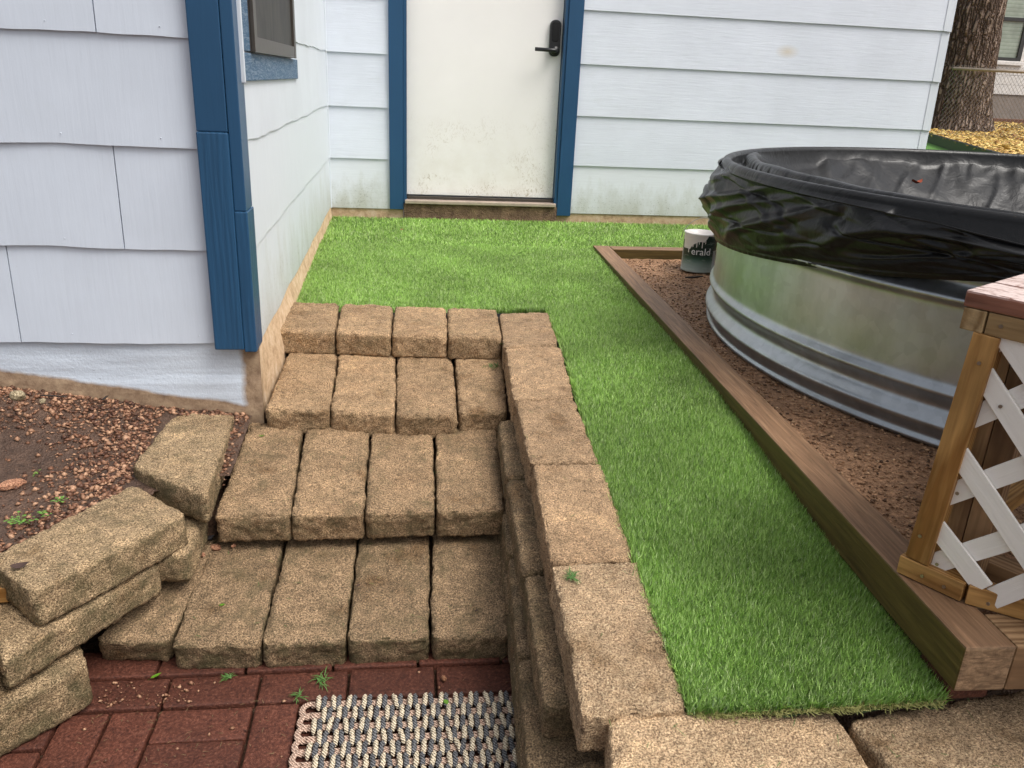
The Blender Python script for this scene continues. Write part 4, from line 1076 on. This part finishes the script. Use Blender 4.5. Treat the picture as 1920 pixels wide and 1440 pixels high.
# neighbour's house
NY = 16.0
nh_ = empty('neighbour_house', (17, NY, .4), "neighbouring house with cream siding and black-framed window beyond the fence", 'house')
M_nwhite = simple('neighbour_siding', (.74, .71, .68), .6)
def nz_(x, y): return float(at(x, y, 1, NY)[2])
def nx_(x, y): return float(at(x, y, 1, NY)[0])
zf0, zf1 = nz_(1850, 214), nz_(1860, 176)
zsill = nz_(1860, 112); wx0, wx1 = nx_(1846, 60), nx_(1912, 100)
box('foundation', (11, NY+.03, -.2), (23, NY+.3, zf1), simple('grey_block', (.26, .22, .19), .8, 0, .3, 20), nh_, 0)
box('wall_core', (11, NY+.05, zf1), (23, NY+.3, 5.0), M_nwhite, nh_, 0)
zz = zf1; 
while zz < zsill-.12:
    box('siding_board', (11, NY-.0, zz), (23, NY+.049, zz+.235), M_nwhite, nh_, .008); zz += .24
zz0 = zz
box('window_sill', (wx0-.15, NY-.06, zz0), (wx1+.15, NY+.05, zsill-.01), M_nwhite, nh_, .02)
M_blind = NB('blind_glass')
def blind():
    s = NB('window_with_blinds'); s.world(); z = s.xyz()[2]
    st = s.math('FRACT', s.math('MULTIPLY', z, 11.0)); c = s.ramp(st, [(.0, (.20, .24, .19)), (.15, (.30, .35, .29)), (1.0, (.36, .41, .35))])
    c = s.mix(1.0, c, s.ramp(s.noise(2.5, 3), [(.3, .8), (.7, 1.15)]), 'MULTIPLY')
    return s.fin(c, .12, None, .6)
M_bl = blind()
zm = nz_(1880, 35)
wn = box('window', (wx0, NY+.02, zsill), (wx1, NY+.045, zsill+2.0), M_bl, nh_, 0)
M_frm = simple('window_black', (.035, .035, .036), .4)
for a, b in (((wx0-.01, NY-.02, zsill-.005), (wx0+.09, NY+.0195, zsill+2)), ((wx1-.06, NY-.02, zsill-.005), (wx1+.06, NY+.0195, zsill+2)), ((wx0+.091, NY-.018, zsill-.005), (wx1-.061, NY+.0195, zsill+.075)), ((wx0+.091, NY-.018, zm-.045), (wx1-.061, NY+.0195, zm+.045))):
    box('window_frame', a, b, M_frm, wn, .004)
zz = zsill
while zz < 4.8:
    box('siding_board', (wx1+.061, NY-.0, zz), (23, NY+.049, zz+.235), M_nwhite, nh_, .008); zz += .24
# leaf litter and a brown border at the foot of the neighbour's wall
bd = bar('garden_border', (12, NY-.75, .42), (22, NY-.75, .42), .1, .14, simple('border_brown', (.16, .07, .04), .7), None, bev=.01)
tag(bd, "low brown border board at the foot of the neighbouring house", 'garden border')

# ------------------------------------------------------------------ loose gravel, stones, leaves
def gpos():
    while True:
        x = random.uniform(-1.5, -.53); y = random.uniform(-3.62, -2.86)
        if y < dirt_line(x)-.01 or x < -1.45: continue
        near = .85*exp(-((y+2.86)/.15)**2)+.6*exp(-((y-dirt_line(x)-.02)/.07)**2)+.8*exp(-((x+.80)/.15)**2)
        if -.77 < x < -.565 and -3.42 < y < -2.90: continue
        mud = .05
        if random.random() < max(mud, min(1, near)): return (x, y, soil_z(x, y)+.001)
flakes('gravel', 4600, gpos, .0022, .0125, M_chip, 'reddish stone chips scattered over the bare soil beside the house', 'gravel', .55)
def bpos():
    while True:
        x = random.uniform(.98, 2.4); y = random.uniform(-4.1, -1.02)
        if x > bed_l(y)+.09 and math.hypot(x-TC[0], y-TC[1]) > TR-.02: return (x, y, bed_soil(x, y)+.001)
M_bark_bits = chip_mat('mulch_bits', (.08, .04, .02), (.32, .17, .085), (.60, .38, .22))
flakes('mulch', 9000, bpos, .002, .010, M_bark_bits, 'crumbly brown soil clods and bark bits inside the timber edging', 'mulch', .5)
def jpos():
    r = random.random()
    if r < .2: return (random.uniform(-.60, -.52), random.uniform(-3.3, -2.92), soil_z(-.53, -3.1)+.004)
    if r < .45: x = random.uniform(-.74, -.52); y = -3.70+random.uniform(-.05, .03); return (x, y, -.448)
    if r < .75: return (random.uniform(-1.0, .2), random.uniform(-4.1, -3.68), -.449)
    return (random.uniform(-.60, -.53), random.uniform(-3.05, -2.9), -.150)
flakes('loose_grit', 520, jpos, .0012, .0075, M_chip, 'small stone crumbs scattered on the red bricks at the foot of the steps', 'grit', .6)

def rock(name, px, z, size, flat, mat, label, seed, grp=None):
    import bmesh
    bm = bmesh.new(); bmesh.ops.create_icosphere(bm, subdivisions=3, radius=1)
    for v in bm.verts:
        f = 1+.28*noise.noise(v.co*1.6+Vector((seed, 0, 0)))+.12*noise.noise(v.co*5+Vector((seed, 0, 0))); v.co = Vector((v.co.x*size*f, v.co.y*size*.7*f, v.co.z*size*flat*f))
    me = bpy.data.meshes.new('r'); bm.to_mesh(me); bm.free(); me.polygons.foreach_set('use_smooth', [True]*len(me.polygons))
    p = at(px[0], px[1], 2, z); o = mobj(name, me, None, mat, Matrix.Translation((p[0], p[1], z))@Matrix.Rotation(seed, 4, 'Z')); return tag(o, label, 'rock', grp)
M_rock_pale = stone_mat('rock_pale', (.62, .57, .44), (.48, .43, .32), (.25, .2, .12), .2)
M_rock_pink = stone_mat('rock_pink', (.68, .42, .31), (.50, .26, .17), (.30, .14, .09), .0)
rock('rock', (33, 742), .005, .023, .6, M_rock_pale, 'pale cream rock against the foundation in the dirt at far left', 3)
rock('rock', (80, 752), -.01, .012, .6, M_rock_pale, 'small whitish pebble just right of the cream rock by the foundation', 5)
rock('rock', (22, 908), -.135, .030, .35, M_rock_pink, 'flat salmon-pink rock lying in the mud at the left edge', 7)
rock('rock', (404, 1026), -.305, .016, .5, M_rock_pink, 'oval pinkish pebble at the left end of the second step', 9)
rock('rock', (438, 1023), -.30, .007, .7, M_rock_pink, 'tiny round pink pebble on the lowest step beneath the second riser', 4)
rock('rock', (379, 1040), -.305, .009, .6, M_rock_pink, 'small reddish pebble left of the oval pebble on the lowest step', 6)
rock('rock', (832, 1272), -.444, .0085, .7, M_rock_pink, 'small orange pebble on the red bricks above the doormat', 2)

def leaf(px, z, L_, W_, rot, mat, label, curl=.25, name='leaf', dz=.004):
    n = 9; V = []; Fc = []
    for i in range(n):
        t = i/(n-1); w_ = W_*math.sin(math.pi*min(1, t*1.02))**.75*(1-.25*t)+.0003; x = (t-.5)*L_; zc = curl*L_*(t-.5)**2
        V += [(x, -w_/2, zc+.18*w_), (x, 0, zc), (x, w_/2, zc+.18*w_)]
    for i in range(n-1):
        for k in range(2): a = i*3+k; Fc.append((a, a+1, a+4, a+3))
    V += [(-.5*L_-.006, .0006, 0), (-.5*L_-.006, -.0006, 0)]; Fc.append((1, len(V)-2, len(V)-1))
    p = at(px[0], px[1], 2, z); o = mobj(name, mesh(V, Fc, True), None, mat, Matrix.Translation((p[0], p[1], z+dz))@Matrix.Rotation(rot, 4, 'Z')); return tag(o, label, 'leaf')
leaf((38, 1066), -.13, .036, .026, .4, M_leaf_brown, 'curled dead brown leaf on the big weathered block at left', .9)
leaf((491, 820), -.158, .019, .008, .15, M_leaf_green, 'narrow green leaf on the back left block of the second-lowest step', .6)
leaf((417, 1137), -.353, .015, .009, .2, M_leaf_green, 'small green leaf on the leftmost full block of the lowest step')
leaf((293, 1270), -.448, .026, .010, .75, M_leaf_green, 'long bright green leaf on the red bricks below the lowest step')
leaf((834, 1036), -.325, .011, .008, .4, M_leaf_green, 'tiny yellow-green leaf on the right end block of the lowest step')
leaf((836, 1322), -.415, .017, .012, 2.0, M_leaf_green, 'dark green spotted leaf lying on the rope doormat', .3, dz=.008)
leaf((672, 1100), -.335, .012, .007, .3, M_leaf_brown, 'small dark curled leaf in the joint of the lowest step')
leaf((893, 1147), -.36, .010, .006, 1.2, M_leaf_brown, 'tiny brown leaf on the lowest step beside the wall')
leaf((754, 432), .045, .03, .02, 1.0, simple('leaf_red', (.30, .07, .04), .5), 'tiny red leaf lying on the grass in front of the white door')
leaf((1715, 362), .60, .05, .03, .4, simple('leaf_rust', (.33, .06, .02), .5), 'rust red leaf caught on the rim of the black plastic sheet', 1.2, dz=.03)
leaf((1186, 713), -.0, .03, .012, 2.4, M_leaf_brown, 'dark brown leaf on the middle of the grass strip', dz=.006)

def tuft(px, z, n, L_, spread, label, grp=None):
    V = []; Fc = []
    for _ in range(n):
        a = random.uniform(0, 6.28); d = Vector((cos(a), sin(a), random.uniform(.05, .7))).normalized(); s = Vector((-sin(a), cos(a), 0))*.0011
        b = Vector((random.gauss(0, spread), random.gauss(0, spread), .001)); m = b+d*L_*.5; t = m+Vector((d.x, d.y, d.z-.5)).normalized()*L_*.5
        i = len(V); V += [b-s, b+s, m+s, m-s, t]; Fc += [(i, i+1, i+2, i+3), (i+3, i+2, i+4)]
    p = at(px[0], px[1], 2, z); o = mobj('grass_tuft', mesh(V, Fc), None, M_clip, Matrix.Translation((p[0], p[1], z+.002))); return tag(o, label, 'grass tuft')
tuft((1073, 1084), -.082, 26, .026, .004, 'tuft of green grass clippings on the last long block of the retaining wall')
tuft((603, 1277), -.449, 22, .030, .006, 'largest tuft of grass clippings on the bricks below the steps')
tuft((428, 1273), -.449, 16, .020, .004, 'small flat tuft of grass clippings on the bricks left of the doormat')
tuft((560, 1308), -.449, 14, .024, .004, 'spiky tuft of grass clippings at the doormat top left corner')
tuft((925, 688), -.06, 26, .028, .010, 'dark tuft of grass caught at the wall on the third step')
tuft((365, 583+455), -.31, 5, .012, .003, 'tiny green sprig beside the lowest step pebbles')
def weed(px, z, n, sp, label):
    V = [Vector((0, 0, 0))]; Fc = []
    for _ in range(n):
        c = Vector((random.gauss(0, sp), random.gauss(0, sp*.7), random.uniform(.002, .014))); r = random.uniform(.002, .0045); a = random.uniform(0, 3); i = len(V)
        V.append(c+Vector((0, 0, .0008)))
        for k in range(6): V.append(c+Vector((cos(a+k*1.047)*r, sin(a+k*1.047)*r*.75, random.uniform(-.001, .001))))
        for k in range(6): Fc.append((i, i+1+k, i+1+(k+1) % 6))
        V.append(V[i+1]+Vector((.0007, .0007, 0))); Fc.append((0, i+1, len(V)-1))
    p = at(px[0], px[1], 2, z); o = mobj('weed', mesh(V, Fc), None, M_weed, Matrix.Translation((p[0], p[1], z))); return tag(o, label, 'weed')
weed((38, 980), -.145, 46, .016, 'largest clump of tiny-leaved green weeds above the weathered block')
weed((82, 968), -.145, 16, .007, 'small green weed just right of the largest weed clump')
weed((112, 942), -.145, 18, .008, 'small bright weed at the gravel edge nearest the steps')
weed((68, 890), -.14, 8, .006, 'sparse weed sprig in the mud by the pink rock')
weed((425, 887), -.19, 9, .004, 'tiny weed in the gap beside the tilted upper block')

def strewn():
    V = []; Fc = []
    def add(p, L_, wd):
        a = random.uniform(0, 6.28); d = Vector((cos(a), sin(a), 0)); s = Vector((-sin(a), cos(a), 0))*wd; b = Vector(p); k = random.gauss(0, .5)
        m = b+d*L_*.5+s*3*k; t = b+d*L_; i = len(V); up_ = Vector((0, 0, .0012))
        V.extend([b-s, b+s, m+s+up_, m-s+up_, t]); Fc.extend([(i, i+1, i+2, i+3), (i+3, i+2, i+4)])
    return V, Fc, add
def top_of(pxs, zs, n, add, L_=.014, wd=.0005):
    q = px4(pxs, zs)
    for _ in range(n):
        u, v = random.random(), random.random(); p = (q[0]*(1-u)+q[1]*u)*(1-v)+(q[3]*(1-u)+q[2]*u)*v
        add((p[0], p[1], p[2]+.0035), L_*random.uniform(.4, 1.6), wd)
V, Fc, add = strewn()
for zb, zf, th, stones in ROW:
    for s4 in stones[:4]: top_of(s4, (zb, zb, zf, zf), 7, add, .015)
for q4, zs in C1: top_of(q4, zs, 5, add, .018)
top_of([(1142,1346),(1560,1345),(1640,1452),(1150,1468)], (-.135, -.13, -.14, -.145), 10, add, .02)
top_of([(1600,1356),(1920,1308),(1920,1440),(1690,1445)], (-.128,)*4, 8, add, .018)
tag(mobj('grass_clippings', mesh(V, Fc), None, M_clip), 'stray green grass clippings strewn over the step and wall blocks', 'grass clippings', kind='stuff')
V, Fc, add = strewn()
for zb, zf, th, stones in ROW:
    for s4 in stones[:4]: top_of(s4, (zb, zb, zf, zf), 5, add, .014, .0006)
top_of([(200,1330),(560,1310),(540,1438),(60,1438)], (-.449,)*4, 60, add, .012, .0005)
for _ in range(90):
    yy = random.uniform(-4.2, -1.3); add((bed_l(yy)+random.uniform(.01, .08), yy, .053), random.uniform(.006, .03), .0006)
tag(mobj('dry_grass_bits', mesh(V, Fc), None, M_clip_brown), 'dry brown grass bits on the bricks and timber edging', 'dry grass bits', kind='stuff')
def twig(px0, px1, z, r, label):
    a = at(*px0, 2, z); b = at(*px1, 2, z); pts = [a+(b-a)*t+np.array([0, 0, .004+.004*noise.noise(Vector((t*5, px0[0], 0)))]) for t in np.linspace(0, 1, 7)]
    c = np.mean(pts, 0); V, Fc = tube([p-c for p in pts], r, 6, rfun=lambda t: .5+math.sin(math.pi*min(1, .15+t*.8))); tag(mobj('twig', mesh(V, Fc, True), None, M_twig, Matrix.Translation(c)), label, 'twig')
twig((118, 838), (158, 834), -.13, .0045, 'short black flat twig lying in the mud')
twig((75, 744), (125, 746), -.01, .0016, 'thin dark twig under the foundation by the cream rock')
twig((192, 752), (203, 744), -.055, .002, 'stubby dark twig against the foundation above the gravel')
twig((1380-95, 522), (1380-62, 520), .012, .004, 'short dark stick on the soil below the paint can')

# orange wood offcut at the left edge
wp = at(22, 1095, 2, -.165)
wo = tag(bar('wood_offcut', at(24, 1108, 2, -.20), at(24, 1108, 2, -.20)+np.array([-.25, -.03, 0]), .034, .034, M_pine, None, bev=.003), 'end of an orange pine batten poking in at the left edge', 'batten')

# ------------------------------------------------------------------ rope doormat
mat_ = empty('doormat', tuple(at(770, 1400, 2, -.447)), 'woven rope doormat in cream and charcoal lying on the red bricks', 'doormat')
m00 = at(590, 1309, 2, -.43)[:2]; m01 = at(958, 1299, 2, -.43)[:2]; m10 = at(572, 1440, 2, -.43)[:2]
mx = (m01-m00); MW = np.linalg.norm(mx); mx /= MW; my = np.array([mx[1], -mx[0]])
def rope_mat(name, a, b, sc=260):
    s = NB(name).randvec(); wv = s.n('ShaderNodeTexWave', wave_type='BANDS', bands_direction='DIAGONAL'); wv.inputs['Scale'].default_value = 75; wv.inputs['Distortion'].default_value = 2.0
    s.l(s.vec, wv.inputs['Vector']); n = s.noise(sc, 3, .7)
    c = s.ramp(s.math('ADD', s.math('MULTIPLY', n, .6), s.math('MULTIPLY', wv.outputs['Fac'], .4)), [(.25, a), (.65, b)])
    return s.fin(c, .75, s.bump(s.math('ADD', wv.outputs['Fac'], n), .9, .0025), .2)
M_cream = rope_mat('rope_cream', (.33, .25, .155), (.80, .70, .53)); M_char = rope_mat('rope_charcoal', (.024, .025, .028), (.19, .192, .20)); M_tan = rope_mat('rope_tan', (.26, .15, .105), (.68, .50, .39))
NC = 13; px_ = MW/NC; NRW = 11; py_ = .0345
def stitch_mesh(lean):
    pts = []; L_ = py_*1.22
    for t in np.linspace(0, 1, 15): pts.append((lean*(t-.5)*.004, -(t-.5)*L_, .0095*math.sin(math.pi*t)**.6-.003))
    V, Fc = tube(pts, .0053, 12, rfun=lambda t: .6+.42*math.sin(math.pi*t)**.5)
    P = []; nn_ = 12; N9 = len(V)//nn_
    for i in range(N9):
        cen = sum((V[i*nn_+k] for k in range(nn_)), Vector())/nn_
        for k in range(nn_):
            g_ = 1+.20*math.cos(3*(2*math.pi*k/nn_)-i*1.05); V[i*nn_+k] = cen+(V[i*nn_+k]-cen)*g_
    for v in V: P.append(v+Vector((noise.noise(v*220)*.0009, noise.noise(v*200+Vector((3, 0, 0)))*.0009, noise.noise(v*210+Vector((0, 5, 0)))*.0009)))
    return mesh(P, Fc, True)
smc = [stitch_mesh(random.uniform(-1, 1)) for _ in range(3)]; smd = [stitch_mesh(random.uniform(-1, 1)) for _ in range(3)]
for m in smc: m.materials.append(M_cream)
for m in smd: m.materials.append(M_char)
mang = math.atan2(mx[1], mx[0])
for r in range(NRW):
    for c in range(NC):
        for q, (mm, ox) in enumerate(((smc, -.22), (smd, .13))):
            xx = (c+.5+(.5 if r % 2 else 0)+ox)*px_+random.gauss(0, .0008); yy = (r+.35)*py_+random.gauss(0, .0008)+q*.001
            if xx > MW+.006: continue
            p = m00+mx*xx+my*yy
            m = Matrix.Translation((p[0], p[1], -.434))@Matrix.Rotation(mang+random.gauss(.06, .07), 4, 'Z')
            mobj('rope_stitch', random.choice(mm), mat_, None, m)
for r in range(NRW):
    yy = (r+.35)*py_
    for dd in (-.0042, .0042):
        pts = [np.append(m00+mx*xx+my*(yy+dd+.0012*noise.noise(Vector((xx*30, r, dd*900)))), -.4385) for xx in np.linspace(-.004, MW+.006, 44)]
        c = np.mean(pts, 0); V, Fc = tube([p-c for p in pts], .0048, 7); mobj('rope', mesh(V, Fc, True), mat_, M_tan, Matrix.Translation(c))
    # looped selvedge at both ends
    if r < NRW-1:
        for sgn, x0 in ((-1, -.004), (1, MW+.006)):
            for rad, dzz in ((.017, 0), (.0225, -.002)):
                pts = [np.append(m00+mx*(x0+sgn*(rad+.002)*math.sin(t)*.9)+my*(yy+py_/2-rad*math.cos(t)), -.4375+dzz) for t in np.linspace(0, math.pi, 12)]
                c = np.mean(pts, 0); V, Fc = tube([p-c for p in pts], .0047, 7); mobj('edge_loop', mesh(V, Fc, True), mat_, M_tan, Matrix.Translation(c))
for o in bpy.data.objects:
    if o.name.startswith('m.') or o.name == 'm': o.name = 'piece'
